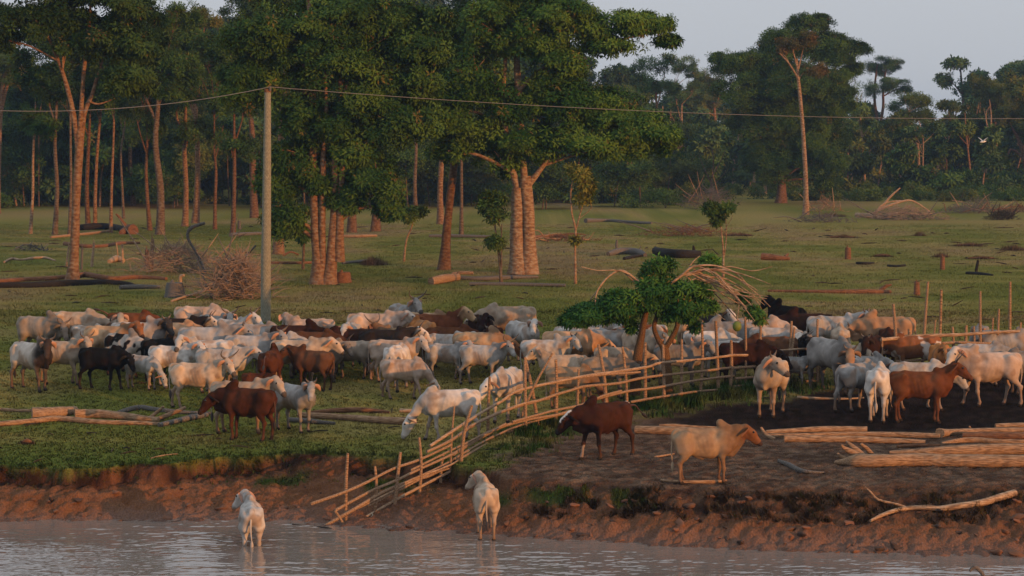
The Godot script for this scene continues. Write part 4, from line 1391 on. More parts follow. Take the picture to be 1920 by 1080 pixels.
# ---------------------------------------------------------------- the broken tree in the herd
func make_herd_tree() -> void:
	var d := 62.9
	var foot := on_ground(1232, d)
	var root := thing("broken_tree", foot, "low broken tree in the herd, green leafy middle, bare grey branches hanging both sides", "tree")
	var t := func(pts: Array, called: String, m: Material, depth := 0.0, sides := 8, rough := .12):
		stick(called, root, traced(pts, d, depth), m, sides, rough)
	t.call([[1190, 745, 26], [1196, 668, 20], [1202, 635, 16], [1208, 600, 14], [1216, 572, 10], [1222, 545, 7]], "trunk", mat.moss_bark)
	t.call([[1252, 745, 25], [1248, 668, 19], [1244, 648, 17]], "trunk", mat.moss_bark)
	t.call([[1245, 655, 13], [1232, 632, 11], [1226, 612, 10], [1232, 590, 9], [1238, 560, 6]], "limb", mat.moss_bark, .3)
	t.call([[1246, 655, 12], [1260, 632, 11], [1270, 610, 10], [1268, 588, 9], [1272, 560, 5]], "limb", mat.moss_bark, -.3)
	# dead limbs, left and right
	var dead := [
		[[1222, 540, 6], [1200, 530, 5], [1170, 508, 5], [1150, 512, 4], [1130, 530, 4], [1118, 552, 3], [1116, 580, 2]],
		[[1200, 528, 4], [1165, 508, 3], [1120, 507, 2], [1090, 500, 1.5]], [[1170, 510, 4], [1198, 538, 3], [1206, 555, 2]], [[1205, 515, 3], [1202, 545, 3], [1206, 553, 2]], [[1130, 532, 3], [1110, 558, 2.5], [1080, 600, 1.5]],
		[[1160, 552, 3], [1145, 580, 2.5], [1130, 590, 2], [1086, 612, 1.5]], [[1150, 556, 2.5], [1143, 590, 2]], [[1118, 575, 2.5], [1090, 590, 2], [1062, 604, 1.2]],
		[[1240, 545, 7], [1280, 515, 6], [1300, 500, 5], [1340, 498, 4], [1380, 512, 3.5], [1402, 535, 2.5]], [[1280, 516, 5], [1330, 505, 4], [1380, 520, 3], [1420, 545, 2]], [[1290, 510, 4], [1330, 530, 4], [1370, 545, 3], [1408, 560, 2]],
		[[1300, 505, 4], [1325, 520, 4], [1350, 548, 3], [1390, 572, 2.5], [1420, 584, 1.5]], [[1310, 500, 3], [1340, 512, 3], [1362, 535, 3], [1400, 580, 2]], [[1320, 530, 3], [1350, 560, 3], [1375, 590, 2.5], [1390, 606, 1.5]],
		[[1330, 505, 3], [1370, 500, 2.5], [1410, 508, 2], [1448, 500, 1.2]], [[1290, 520, 4], [1320, 548, 3], [1345, 565, 3], [1372, 570, 2]], [[1310, 515, 3], [1345, 530, 3], [1395, 548, 2.5], [1440, 556, 1.5]], [[1300, 540, 3], [1340, 545, 3], [1380, 552, 2.5], [1438, 560, 1.5]],
		[[1290, 505, 3], [1300, 490, 2.5], [1312, 480, 1.5]], [[1330, 560, 2.5], [1340, 585, 2], [1360, 600, 1.5]], [[1262, 548, 4], [1300, 535, 4], [1360, 530, 3], [1415, 560, 2], [1432, 590, 1.2]],
	]
	for i in 10:
		var s := Vector2(rng.randf_range(1278, 1320), rng.randf_range(505, 530))
		var e := Vector2(rng.randf_range(1365, 1445), rng.randf_range(530, 606))
		var up := rng.randf_range(8, 34)
		dead.append([[s.x, s.y, 3.5], [lerpf(s.x, e.x, .35), lerpf(s.y, e.y, .35) - up, 3], [lerpf(s.x, e.x, .72), lerpf(s.y, e.y, .72) - up * .7, 2.3], [e.x, e.y, 1.2]])
	for i in dead.size():
		t.call(dead[i], "dead_branch", mat.wood_pale, (rng.randf() - .5) * 1.6, 6, .05)
	var lobes := []
	for l in [[1238, 500, 28, 16, 130], [1225, 525, 40, 18, 240], [1290, 545, 45, 18, 240], [1250, 555, 50, 22, 360], [1300, 574, 42, 14, 240], [1225, 568, 40, 15, 220], [1275, 590, 40, 10, 130], [1170, 560, 42, 18, 260], [1150, 575, 46, 17, 480], [1110, 588, 42, 14, 420], [1080, 600, 26, 8, 200], [1165, 594, 22, 7, 50], [1185, 615, 8, 12, 24], [1305, 612, 10, 8, 18], [1330, 490, 18, 8, 60], [1388, 560, 18, 6, 26], [1412, 584, 16, 7, 30], [1425, 598, 8, 6, 14]]:
		lobes.append([at(l[0], l[1], d + rng.randf_range(-.35, .35)), Vector3(l[2], l[3], l[2] * .8) * d / F, l[4] * 1.7])
	crown(root, lobes, "lance", "lush", -.12, "crown", .62)
	# the hanging fruit
	var s := SphereMesh.new()
	s.radius = .13
	s.height = .30
	var f := part("fruit", s, root, mat.fruit)
	f.position = at(1382, 612, 62.2) - root.position
	stick("fruit_stalk", root, [[at(1382, 604, 62.2), .012], [at(1384, 585, 62.3), .012], [at(1386, 572, 62.5), .015]], mat.wood_pale, 5)

# ---------------------------------------------------------------- pole and line
func make_pole() -> void:
	var d := 77.0
	var foot := on_ground(496, d)
	var root := thing("power_pole", foot, "tall weathered wooden power pole standing behind the herd", "pole")
	var top := at(502, 172, d)
	stick("post", root, [[foot - Vector3(0, .3, 0), .185], [foot.lerp(top, .3), .175], [foot.lerp(top, .7), .145], [top, .115]], mat.pole, 14)
	stick("pole_cap", root, [[top + Vector3(0, -.02, 0), .13], [top + Vector3(0, .10, 0), .12]], mat.wood_red, 10)
	stick("insulator", root, [[top + Vector3(.1, .02, .12), .035], [top + Vector3(.1, .16, .12), .05], [top + Vector3(.1, .2, .12), .03]], mat.wood_grey, 8)
	var a := top + Vector3(.1, .17, .12)
	for way in [[at(1960, 222, 92.0), "sagging power line running from the pole to the right"], [at(-60, 205, 70.0), "sagging power line running from the pole to the left"]]:
		var e: Vector3 = way[0]
		var pts := []
		for i in 25:
			var q := i / 24.0
			pts.append([a.lerp(e, q) - Vector3(0, 4.0 * q * (1 - q) * .35, 0), .011])
		var o := tag(numbered_mesh("power_line", tube_mesh(pts, 5)), way[1], "power line")
		o.material_override = mat.wire

# ---------------------------------------------------------------- fences
func depth_of(px: float, table: Array) -> float:
	for i in table.size() - 1:
		if px < table[i + 1][0]: return lerpf(table[i][1], table[i + 1][1], clampf((px - table[i][0]) / (table[i + 1][0] - table[i][0]), 0, 1))
	return table[-1][1]

func rail_fence(label: String, table: Array, posts: Array, rails: Array, ties := []) -> void:
	var mid := on_ground(posts[posts.size() / 2][0], depth_of(posts[posts.size() / 2][0], table))
	var root := thing("rail_fence", mid, label, "fence")
	for p in posts:   # foot x, top x, top y, width, extra depth
		var d: float = depth_of(p[0], table) + (p[4] if p.size() > 4 else rng.randf_range(-.06, .06))
		var f := on_ground(p[0], d)
		var t := at(p[1], p[2], d)
		var r: float = p[3] * .42 * d / F
		var mm := f.lerp(t, .5) + Vector3(rng.randfn() * .025, 0, rng.randfn() * .02)
		stick("post", root, softened([[f - Vector3(0, .25, 0), r * 1.05], [mm, r], [t, r * .78]], 3), mat.rail if rng.randf() < .7 else mat.wood_tan, 8, .10)
	for rl in rails:
		var ctrl := []
		var w: float = rl[0]
		for k in range(1, rl.size()):
			var q: Array = rl[k]
			var d: float = depth_of(q[0], table) - .09
			ctrl.append([at(q[0], q[1] + rng.randfn() * 1.1, d + rng.randfn() * .03), w * .40 * d / F * lerpf(1.1, .8, (k - 1) / float(rl.size()))])
		stick("rail", root, softened(ctrl, 4), mat.rail if rng.randf() < .65 else mat.wood_pale, 7, .10)
	for q in ties:
		var d: float = depth_of(q[0], table) - .12
		var ring := []
		for k in 6: ring.append([at(q[0] + sin(k * 2.2) * 3.0, q[1] + k * q[2] - 4.0, d + cos(k * 2.2) * .05), .008])
		stick("rope_tie", root, ring, mat.rope, 5)

func make_fences() -> void:
	var table := [[560, 48.9], [645, 49.2], [740, 50.1], [787, 50.8], [860, 52.0], [915, 56.4], [985, 57.5], [1042, 58.5], [1140, 60.0], [1213, 61.2], [1280, 62.2], [1370, 63.4], [1434, 64.2], [1540, 64.8]]
	rail_fence("long rough pole fence climbing from the water past the herd to the corral",
		table,
		[[645, 652, 850, 8], [699, 703, 874, 7], [736, 751, 848, 8], [783, 786, 820, 7], [825, 832, 850, 6], [862, 885, 760, 8], [843, 852, 762, 5], [914, 918, 706, 7], [986, 984, 676, 8], [1012, 984, 670, 8], [962, 1036, 662, 6, .5], [1042, 1042, 674, 8], [1084, 1085, 692, 7], [1139, 1122, 646, 8], [1178, 1167, 650, 7], [1212, 1210, 642, 8], [1247, 1243, 646, 8], [1278, 1278, 636, 7], [1314, 1316, 608, 7], [1350, 1342, 602, 8], [1371, 1371, 638, 8], [1400, 1397, 594, 6], [1433, 1427, 594, 7], [1474, 1484, 602, 7], [1480, 1490, 614, 6], [1527, 1523, 630, 8], [1536, 1533, 598, 7], [1541, 1538, 634, 6]],
		[[7, [583, 945], [640, 925], [687, 905], [737, 880], [787, 862], [846, 834]], [7, [628, 957], [693, 923], [740, 902], [787, 880], [847, 852], [897, 822], [948, 795]], [8, [582, 1005], [610, 985], [660, 958], [720, 923], [777, 900], [810, 887], [873, 853], [933, 822], [962, 806]], [7, [618, 1013], [660, 985], [697, 962], [760, 928], [827, 893], [870, 872], [910, 850]],
		[7, [806, 834], [860, 800], [908, 770], [940, 752], [972, 732], [1040, 715], [1100, 704], [1174, 694], [1216, 688], [1239, 680], [1310, 674], [1378, 665]], [7, [800, 847], [845, 826], [893, 795], [953, 767], [1010, 752], [1043, 740], [1070, 732], [1098, 726], [1158, 717], [1211, 708], [1310, 696], [1376, 687]],
		[7, [850, 852], [905, 820], [948, 796], [1000, 786], [1040, 778], [1076, 770], [1105, 752], [1176, 734], [1228, 727], [1310, 714], [1376, 704]], [6, [960, 790], [1010, 776], [1040, 768], [1093, 757], [1130, 744], [1165, 733]], [6, [1182, 754], [1245, 744], [1318, 732], [1387, 727]],
		[6, [1070, 711], [1130, 702], [1200, 699]], [6, [1365, 666], [1431, 664], [1459, 659], [1508, 655], [1532, 656]], [6, [1370, 690], [1429, 684], [1450, 682]], [6, [1378, 711], [1424, 706], [1475, 700], [1530, 699]], [6, [1374, 725], [1424, 721], [1475, 717], [1534, 716]], [6, [1440, 682], [1482, 679], [1530, 677]],
		[5, [655, 962], [720, 930], [790, 893], [850, 868], [905, 834]], [5, [770, 880], [830, 852], [880, 828], [925, 806], [975, 790]], [5, [690, 950], [750, 918], [800, 893], [842, 878]], [5, [880, 800], [930, 776], [985, 756], [1030, 747]], [5, [905, 832], [960, 802], [1015, 786], [1062, 775]],
		[6, [700, 930], [760, 905], [830, 872], [880, 842], [930, 816]], [6, [628, 957], [645, 985], [660, 1010]]],
		[[878, 846, 3], [866, 862, 4], [697, 966, 4]])
	var far := [[1640, 64.8], [1700, 65.2], [1770, 65.3], [1850, 65.5], [1960, 65.9]]
	rail_fence("tall pole fence of the far corral on the right behind the grazing ground", far,
		[[1656, 1654, 632, 7], [1688, 1675, 570, 8], [1731, 1740, 528, 7], [1766, 1765, 543, 7], [1790, 1786, 613, 7], [1814, 1812, 610, 8], [1845, 1838, 546, 7], [1874, 1873, 579, 6], [1900, 1894, 528, 7], [1945, 1940, 540, 7], [1707, 1706, 622, 6], [1752, 1754, 600, 5], [1828, 1826, 612, 6], [1858, 1862, 596, 5], [1912, 1914, 604, 6]],
		[[8, [1652, 637], [1690, 633], [1732, 628], [1801, 626], [1860, 622], [1950, 618]], [7, [1684, 655], [1735, 650], [1784, 644], [1850, 643], [1950, 640]], [6, [1680, 677], [1731, 674], [1781, 670], [1850, 668], [1950, 664]]])

# ---------------------------------------------------------------- logs and dead wood
func march(px: float, py: float, off := 0.0) -> Vector3:   # first meeting of that direction with the true ground, bank included
	var r := ray(px, py)
	var d := 45.0
	while d < 90.0:
		if CAM_H + r.y * d < ground(r.x * d, d) + off: break
		d += .02
	return Vector3(r.x * d, ground(r.x * d, d), -d)

# pts: [px, py, width px] along the axis of a log that lies on the ground
func lying(root: Node3D, called: String, pts: Array, m: Material, rough := .14, sub := 4, bank := false, up := 0.0) -> void:
	var ctrl := []
	for p in pts:
		var r: float = p[2] * .5 * 56.0 / F
		var w := march(p[0], p[1], r * .8 + up) if bank else hit(p[0], p[1], r * .8 + up)
		r = p[2] * .5 * -w.z / F
		ctrl.append([w + Vector3(0, r * .8 + up, 0), r])
	stick(called, root, softened(ctrl, sub), m, 10, rough)

func log_thing(called: String, label: String, category: String, group: String, m: Material, pts: Array, arms := [], bank := false, up := 0.0) -> void:
	var mid: Array = pts[pts.size() / 2]
	var root := thing(called, march(mid[0], mid[1]) if bank else hit(mid[0], mid[1]), label, category, group)
	lying(root, "stem", pts, m, .09, 4, bank, up)
	for a in arms:   # side branches rise off the stem: traced at the depth of their foot
		var w := march(a[0][0], a[0][1]) if bank else hit(a[0][0], a[0][1])
		stick("branch", root, traced(a, -w.z, rng.randf_range(-.3, .3)), m, 7, .10)

func make_logs() -> void:
	# left, on the turf
	log_thing("fallen_log", "long thin grey brown log nearest the bank on the left turf", "log", "", mat.wood_tan, [[-60, 798, 9], [0, 795, 10], [60, 790, 11], [112, 785, 12], [175, 791, 10], [240, 793, 9], [300, 795, 7]])
	log_thing("fallen_log", "short thick split log at the left end of the turf pile", "log", "", mat.wood_tan, [[60, 777, 26], [90, 776, 24], [120, 773, 20], [142, 769, 14]])
	log_thing("fallen_log", "smooth orange log with blunt cut end in the middle of the left pile", "log", "", mat.wood_tan, [[140, 777, 20], [175, 776, 18], [215, 779, 16], [260, 784, 13], [298, 787, 10]], [[[275, 788, 9], [290, 776, 8], [307, 762, 5]], [[292, 788, 11], [318, 777, 10], [348, 764, 7]]])
	log_thing("fallen_log", "thin log reaching in from the left picture edge behind the turf pile", "log", "", mat.wood_tan, [[-40, 768, 7], [0, 768, 7], [30, 770, 6], [62, 770, 6]])
	log_thing("fallen_log", "curved grey log arching at the back of the left turf pile", "log", "", mat.wood_grey, [[222, 774, 8], [245, 767, 10], [265, 764, 10], [292, 768, 9], [340, 773, 8], [395, 775, 6]])
	log_thing("fallen_branch", "grey branch lying to the right front of the left turf pile", "branch", "", mat.wood_grey, [[298, 797, 9], [330, 790, 10], [360, 783, 12], [388, 778, 9]], [[[335, 790, 4], [352, 800, 3], [362, 806, 2]]])
	log_thing("fallen_log", "long straight log on the turf between grey cow and grazing white cow", "log", "", mat.wood_tan, [[560, 778, 12], [600, 780, 13], [650, 783, 13], [710, 788, 14], [772, 791, 15]])
	log_thing("fallen_log", "short grey log lying low before the long straight one", "log", "", mat.wood_grey, [[540, 787, 9], [580, 790, 11], [628, 794, 6]])
	log_thing("fallen_log", "flat rotten red log behind the long straight one", "log", "", mat.wood_red, [[580, 774, 6], [630, 770, 10], [680, 769, 10], [730, 773, 5]])
	log_thing("fallen_log", "short white weathered log piece behind the grazing white cow", "log", "", mat.wood_pale, [[750, 770, 7], [770, 771, 8], [790, 771, 7]])
	# right, on the bare earth
	log_thing("fallen_log", "barked log behind the dark cow at the left end of the right pile", "log", "", mat.wood_tan, [[1192, 806, 15], [1230, 807, 16], [1290, 809, 16], [1350, 811, 14]])
	log_thing("fallen_log", "thin split pole on top at the left of the right pile", "log", "", mat.wood_tan, [[1236, 798, 6], [1265, 798, 7], [1300, 800, 5], [1345, 802, 4]])
	log_thing("fallen_log", "rear log of the right pile along the dark mire edge", "log", "", mat.wood_tan, [[1436, 811, 9], [1490, 808, 11], [1540, 805, 12], [1590, 805, 12], [1626, 806, 12]])
	log_thing("fallen_log", "slim middle log of the right pile with dark right end", "log", "", mat.wood_tan, [[1438, 817, 7], [1500, 816, 8], [1580, 814, 9], [1680, 815, 11], [1762, 818, 11]])
	log_thing("fallen_log", "front log of the right pile tapering to the right, forked left", "log", "", mat.wood_tan, [[1470, 823, 14], [1540, 823, 13], [1610, 824, 13], [1680, 827, 11], [1735, 829, 8]], [[[1452, 824, 10], [1436, 815, 8], [1427, 802, 6]], [[1476, 822, 7], [1488, 830, 6], [1494, 838, 3]]])
	log_thing("fallen_log", "short log with knobbed root end in the upper right pile", "log", "", mat.wood_tan, [[1762, 812, 20], [1780, 811, 13], [1830, 809, 12], [1920, 807, 12], [1990, 806, 11]], [[[1822, 808, 6], [1818, 800, 4]]])
	log_thing("fallen_log", "topmost rear log at the right edge of the right pile", "log", "", mat.wood_tan, [[1866, 799, 9], [1900, 798, 10], [1990, 797, 9]])
	log_thing("fallen_log", "dark barked log in the upper right pile", "log", "", mat.wood_red, [[1805, 816, 11], [1860, 817, 15], [1920, 818, 15], [1990, 818, 14]])
	log_thing("fallen_log", "curving pale log above the big trunk on the right", "log", "", mat.wood_tan, [[1765, 832, 6], [1800, 826, 10], [1830, 825, 11], [1880, 828, 10], [1990, 829, 9]])
	log_thing("fallen_log", "thin loose pole left of the curving pale log", "log", "", mat.wood_red, [[1682, 837, 6], [1720, 835, 7], [1762, 835, 5]])
	log_thing("fallen_log", "second thick smooth log lying behind the big trunk", "log", "", mat.wood_tan, [[1668, 849, 8], [1710, 848, 13], [1757, 846, 20], [1840, 843, 23], [1920, 842, 23], [1995, 841, 22]])
	log_thing("uprooted_tree", "biggest pale trunk of the right pile with splintered flared root end", "log", "", mat.wood_tan, [[1566, 867, 7], [1585, 866, 14], [1604, 864, 24], [1650, 864, 26], [1720, 862, 25], [1800, 864, 25], [1920, 865, 25], [1995, 865, 24]],
		[[[1620, 862, 16], [1600, 850, 16], [1582, 840, 9], [1578, 834, 4]], [[1625, 860, 14], [1606, 844, 14], [1592, 832, 8], [1586, 827, 3]], [[1640, 858, 11], [1626, 842, 10], [1614, 832, 5]], [[1600, 866, 9], [1580, 858, 9], [1570, 850, 5]]])
	log_thing("fallen_branch", "small knobbly grey branch alone on bare earth before the log pile", "branch", "", mat.wood_grey, [[1460, 864, 6], [1480, 872, 10], [1498, 881, 10], [1520, 885, 6], [1545, 886, 4]], [], true)
	log_thing("fallen_branch", "thick bare stick under the tan bull", "branch", "", mat.wood_tan, [[1240, 900, 5], [1275, 903, 6], [1330, 903, 7], [1362, 901, 5]], [], true)
	log_thing("fallen_branch", "short stick on bare earth behind the tan bull", "branch", "", mat.wood_tan, [[1226, 857, 4], [1245, 854, 4], [1264, 851, 3]])
	log_thing("fallen_branch", "two thin pale poles lying at the mire edge behind the cows", "branch", "", mat.wood_pale, [[1495, 745, 5], [1530, 747, 5], [1580, 748, 4], [1620, 746, 3]])
	log_thing("fallen_branch", "long pale forked branch lying on the red bank at the right", "branch", "", mat.wood_pale, [[1632, 978, 5], [1650, 968, 7], [1673, 959, 8], [1700, 954, 9], [1735, 952, 10], [1762, 953, 11], [1800, 948, 12], [1840, 942, 14], [1875, 932, 15], [1903, 924, 15]], [[[1704, 953, 6], [1680, 945, 5], [1647, 937, 5], [1632, 922, 4], [1622, 913, 2]], [[1647, 937, 4], [1628, 946, 3], [1614, 961, 2]], [[1772, 956, 5], [1776, 962, 3]]], true)

# ---------------------------------------------------------------- what lies about the pasture
func stump(label: String, px: float, py: float, w: float, h: float, m: Material, lean := 0.0, called := "tree_stump") -> void:
	var f := hit(px, py)
	var s := -f.z / F
	var root := thing(called, f, label, "stump")
	var t := f + Vector3(lean * s, h * s, 0)
	stick("stem", root, softened([[f - Vector3(0, .1, 0), w * .62 * s], [f.lerp(t, .3), w * .5 * s], [t, w * .42 * s]], 2), m, 9, .16)
	stick("splinter", root, [[t - Vector3(w * .15 * s, .05, 0), w * .2 * s], [t + Vector3(-w * .1 * s, h * .22 * s, .02), w * .04 * s]], m, 5)

func brush(label: String, px: float, py: float, w: float, h: float, count: int, m: Material, m2: Material) -> void:
	var f := hit(px, py)
	var s := -f.z / F
	var root := thing("brush_pile", f, label, "brush pile")
	for i in 7:
		var a := f + Vector3(rng.randf_range(-.45, .45) * w * s, rng.randf() * .3 * h * s, rng.randfn() * .3)
		var e := a + Vector3(rng.randf_range(-.5, .5) * w * s, rng.randf_range(.2, .9) * h * s, rng.randfn() * .5)
		stick("branch", root, softened([[a, .05], [a.lerp(e, .5) + Vector3(0, rng.randfn() * .12, rng.randfn() * .1), .035], [e, .012]], 3), m2, 6, .08)
	var st := SurfaceTool.new()
	st.begin(Mesh.PRIMITIVE_TRIANGLES)
	for i in count:
		var u := rng.randfn() * .24
		var a := Vector3(clampf(u, -.6, .6) * w * s, rng.randf() * h * s * .55 * exp(-u * u * 4.0), rng.randfn() * w * s * .16)
		var dir := Vector3(rng.randfn(), rng.randf_range(-.1, .9), rng.randfn() * .7).normalized()
		var l := rng.randf_range(.15, .42) * h * s
		var b := a + dir * l * .5 + Vector3(rng.randfn(), rng.randfn(), rng.randfn()) * l * .08
		tube(st, [[a, .016], [b, .012], [a + dir * l, .005]], 4)
	st.generate_normals()
	var tw := part("twigs", st.commit(), root, m)
	tw.set_meta("kind", "stuff")

func mound(label: String, px: float, py: float, w: float, h: float, called := "dry_mound", group := "") -> void:   # dry grass and rotten wood
	var f := hit(px, py)
	var s := -f.z / F
	var root := thing(called, f, label, "dry clump", group)
	var xf := []
	var cs := []
	for i in int(30 + w * 1.6):
		var u := rng.randfn() * .28
		xf.append(Transform3D(Basis(Vector3.UP, rng.randf() * TAU).scaled(Vector3(1, rng.randf_range(.5, 1.1) * h * s / .16 * exp(-u * u * 3.0), 1)), Vector3(u * w * s, -.02, rng.randfn() * w * s * .12)))
		var c := Vector3(.17, .10, .055).lerp(Vector3(.26, .16, .085), rng.randf())
		cs.append(Color(c.x, c.y, c.z))
	if not leaf_mesh.has("dry"): leaf_mesh.dry = tuft_mesh(8, 14, .16, .16)
	scatter("dry_stems", leaf_mesh.dry, mat.grass, xf, cs, root)
	stick("rotten_log", root, softened([[f + Vector3(-.42 * w * s, .05, 0), .05], [f + Vector3(0, .08, .05), .07], [f + Vector3(.4 * w * s, .05, 0), .04]], 3), mat.wood_red, 7, .2)

func make_pasture_debris() -> void:
	log_thing("fallen_log", "long wavy red brown log lying past the forked tree on the left", "log", "", mat.wood_red, [[-40, 531, 8], [40, 526, 9], [90, 524, 10], [130, 521, 10], [160, 517, 12], [185, 521, 11], [215, 524, 9], [255, 521, 9], [312, 524, 7]])
	log_thing("fallen_log", "dark charred log lying in front of the wavy red one", "log", "", mat.char_wood, [[-40, 537, 11], [60, 536, 12], [130, 533, 13], [190, 531, 11], [235, 533, 9], [252, 536, 6]])
	log_thing("fallen_log", "short dark log at the right end of the charred one", "log", "", mat.wood_grey, [[225, 540, 8], [265, 539, 9], [300, 539, 6]])
	stump("square cut grey stump beside the big brush pile", 328, 557, 36, 27, mat.wood_grey)
	log_thing("fallen_branch", "weathered twisted grey limb on top of the square grey stump", "branch", "", mat.wood_pale, [[312, 548, 6], [330, 545, 10], [345, 546, 9]], [[[340, 540, 8], [338, 520, 8], [345, 516, 6]], [[345, 524, 4], [348, 545, 4], [349, 552, 3]]])
	log_thing("fallen_branch", "straight leaning pole before the big brush pile", "branch", "", mat.wood_pale, [[322, 565, 5], [350, 556, 5], [378, 548, 5], [398, 540, 4]])
	brush("big twiggy brush pile left of the power pole", 442, 560, 120, 140, 800, mat.twig, mat.wood_grey)
	brush("pale thin dead branches spread behind the grey stump", 335, 510, 150, 90, 560, mat.twig, mat.wood_pale)
	log_thing("fallen_branch", "bare dead limb standing up crooked behind the big brush pile", "branch", "", mat.wood_grey, [[385, 513, 6], [372, 480, 6]], [[[385, 513, 5], [370, 478, 5], [352, 446, 6], [358, 428, 8], [384, 418, 6]], [[430, 520, 4], [452, 490, 4], [480, 460, 4]]])
	log_thing("fallen_branch", "low white crooked branch at the far left of the pasture", "branch", "", mat.wood_pale, [[8, 492, 4], [22, 486, 5], [40, 488, 4], [60, 485, 5], [85, 484, 5], [104, 490, 3]])
	log_thing("uprooted_stump", "orange uprooted root plate by the dark fallen trunk on the left", "stump", "", mat.wood_red, [[228, 438, 10], [240, 434, 18], [250, 436, 20]], [[[240, 432, 11], [232, 420, 9], [224, 408, 6], [217, 401, 3]], [[248, 430, 10], [250, 421, 6]]])
	log_thing("fallen_log", "dark fallen trunk behind the forked tree", "log", "", mat.char_wood, [[148, 430, 12], [180, 428, 14], [210, 429, 13], [238, 434, 11]])
	log_thing("fallen_log", "thin pale log across the pasture left of the root plate", "log", "", mat.wood_tan, [[95, 446, 5], [130, 443, 6], [170, 439, 6], [203, 434, 4]])
	log_thing("fallen_log", "reddish log with round end right of the forked tree", "log", "", mat.wood_red, [[122, 459, 9], [150, 462, 7], [190, 463, 7], [225, 458, 8], [262, 456, 4]])
	log_thing("fallen_branch", "white bleached limb fragments by two small posts on the left pasture", "branch", "", mat.wood_pale, [[205, 492, 8], [218, 488, 14], [232, 490, 8]], [[[222, 488, 3], [218, 455, 3]], [[230, 494, 5], [229, 458, 5]], [[236, 488, 3], [250, 484, 3], [265, 488, 2]]])
	stump("thin pale broken stake on the left pasture", 172, 500, 5, 45, mat.wood_pale, 5, "stake")
	stump("second thin grey stake on the left pasture", 153, 506, 5, 42, mat.wood_grey, 2, "stake")
	stump("third slim pale stake nearest the forked tree's foot", 124, 500, 4, 40, mat.wood_pale, 6, "stake")
	stump("dark red snag stub between grey trunk and brush pile", 276, 500, 9, 32, mat.wood_red)
	stump("slim orange snag standing over the pale dead branches", 283, 510, 8, 62, mat.wood_tan, 4, "snag")
	stump("broad red sawn stump at the foot of the ringed cluster", 644, 530, 30, 20, mat.wood_red)
	stump("short dark stump right of the leaning red trunk", 449, 430, 7, 16, mat.wood_grey)
	log_thing("fallen_log", "grey log lying left of the power pole in mid pasture", "log", "", mat.wood_grey, [[432, 442, 7], [460, 441, 8], [500, 439, 6]])
	log_thing("fallen_log", "thin dark log passing behind the ringed cluster", "log", "", mat.wood_red, [[508, 494, 6], [560, 494, 6], [590, 493, 5]], [[[530, 480, 5], [545, 472, 4], [560, 478, 4]]])
	log_thing("fallen_log", "low log right of the ringed cluster by the bush", "log", "", mat.wood_grey, [[642, 494, 5], [680, 491, 6], [700, 487, 4]])
	log_thing("fallen_log", "sunlit pale log behind the hanging foliage", "log", "", mat.wood_tan, [[642, 444, 6], [680, 444, 6], [706, 443, 5]])
	log_thing("fallen_log", "thick pale cut log at the foot of the leaning trunk", "log", "", mat.wood_tan, [[808, 530, 16], [830, 526, 18], [858, 522, 14]], [[[848, 514, 9], [870, 512, 9], [887, 512, 8]]])
	log_thing("fallen_log", "long dark log right of the cut one under the round headed sapling", "log", "", mat.wood_grey, [[855, 522, 8], [900, 524, 9], [950, 522, 9], [1008, 520, 5]], [[[955, 524, 5], [975, 530, 5], [1000, 533, 4], [1055, 534, 4]]])
	log_thing("fallen_log", "second dark log low behind the twin trunk's foot", "log", "", mat.wood_grey, [[880, 533, 6], [960, 534, 7], [1060, 536, 6]])
	log_thing("fallen_log", "grey log lying far behind between twin trunk and leaning trunk", "log", "", mat.wood_grey, [[805, 444, 6], [850, 444, 7], [920, 445, 5]])
	log_thing("fallen_log", "reddish logs and bark behind the twin trunk on the right", "log", "", mat.wood_red, [[1000, 446, 6], [1040, 444, 8], [1080, 448, 5]], [[[1020, 444, 3], [1070, 438, 3], [1098, 440, 2]]])
	log_thing("fallen_log", "long straight dark log in the far pasture pointing at the thorn brush", "log", "", mat.wood_grey, [[1098, 416, 9], [1140, 415, 6], [1180, 418, 6], [1222, 420, 5]])
	brush("wide dry thorn brush in the far pasture", 1290, 442, 170, 30, 520, mat.wood_red, mat.wood_grey)
	brush("low grey twigs at the foot of the slender pale tree", 1540, 417, 110, 28, 380, mat.wood_grey, mat.wood_grey)
	brush("dark thorny heap at the far right of the pasture", 1878, 412, 50, 32, 420, mat.bark_dark, mat.bark_dark)
	brush("long dry twig heap below the far right forest", 1810, 400, 120, 24, 320, mat.wood_grey, mat.wood_red)
	brush("low twig heap beside the dead white limbs", 1720, 412, 120, 18, 260, mat.wood_grey, mat.wood_grey)
	brush("ragged brown twig heap in the far pasture left of the burnt log", 1060, 452, 110, 22, 300, mat.wood_red, mat.wood_tan)
	brush("thin pale twigs standing up before the dead white tree", 1545, 398, 70, 46, 160, mat.wood_tan, mat.wood_pale)
	brush("dense dark tangle of twigs heaped under the dead white limbs", 1690, 412, 150, 46, 620, mat.twig, mat.wood_grey)
	brush("long grey tangle of branches left of the dark thorny heap", 1835, 398, 110, 40, 420, mat.wood_grey, mat.wood_pale)
	brush("small brown twig heap under the far right forest edge", 1905, 398, 60, 26, 200, mat.wood_red, mat.wood_grey)
	brush("sparse grey twig heap far left behind the charred log", 60, 470, 70, 18, 120, mat.wood_grey, mat.wood_grey)
	brush("grey leafless bush among the far trunks right of the twin trunk", 1330, 392, 90, 70, 380, mat.wood_grey, mat.wood_tan)
	log_thing("fallen_tree", "dead white fallen tree with arching bare limbs before the forest", "dead tree", "", mat.wood_pale, [[1606, 405, 8], [1640, 408, 10], [1665, 411, 8]], [[[1630, 405, 6], [1655, 390, 6], [1690, 378, 5], [1712, 377, 4], [1745, 398, 3]], [[1648, 395, 6], [1668, 370, 5], [1688, 352, 3]], [[1660, 404, 5], [1690, 399, 5], [1725, 402, 3], [1750, 400, 2]], [[1640, 400, 4], [1660, 380, 3], [1700, 376, 3]]])
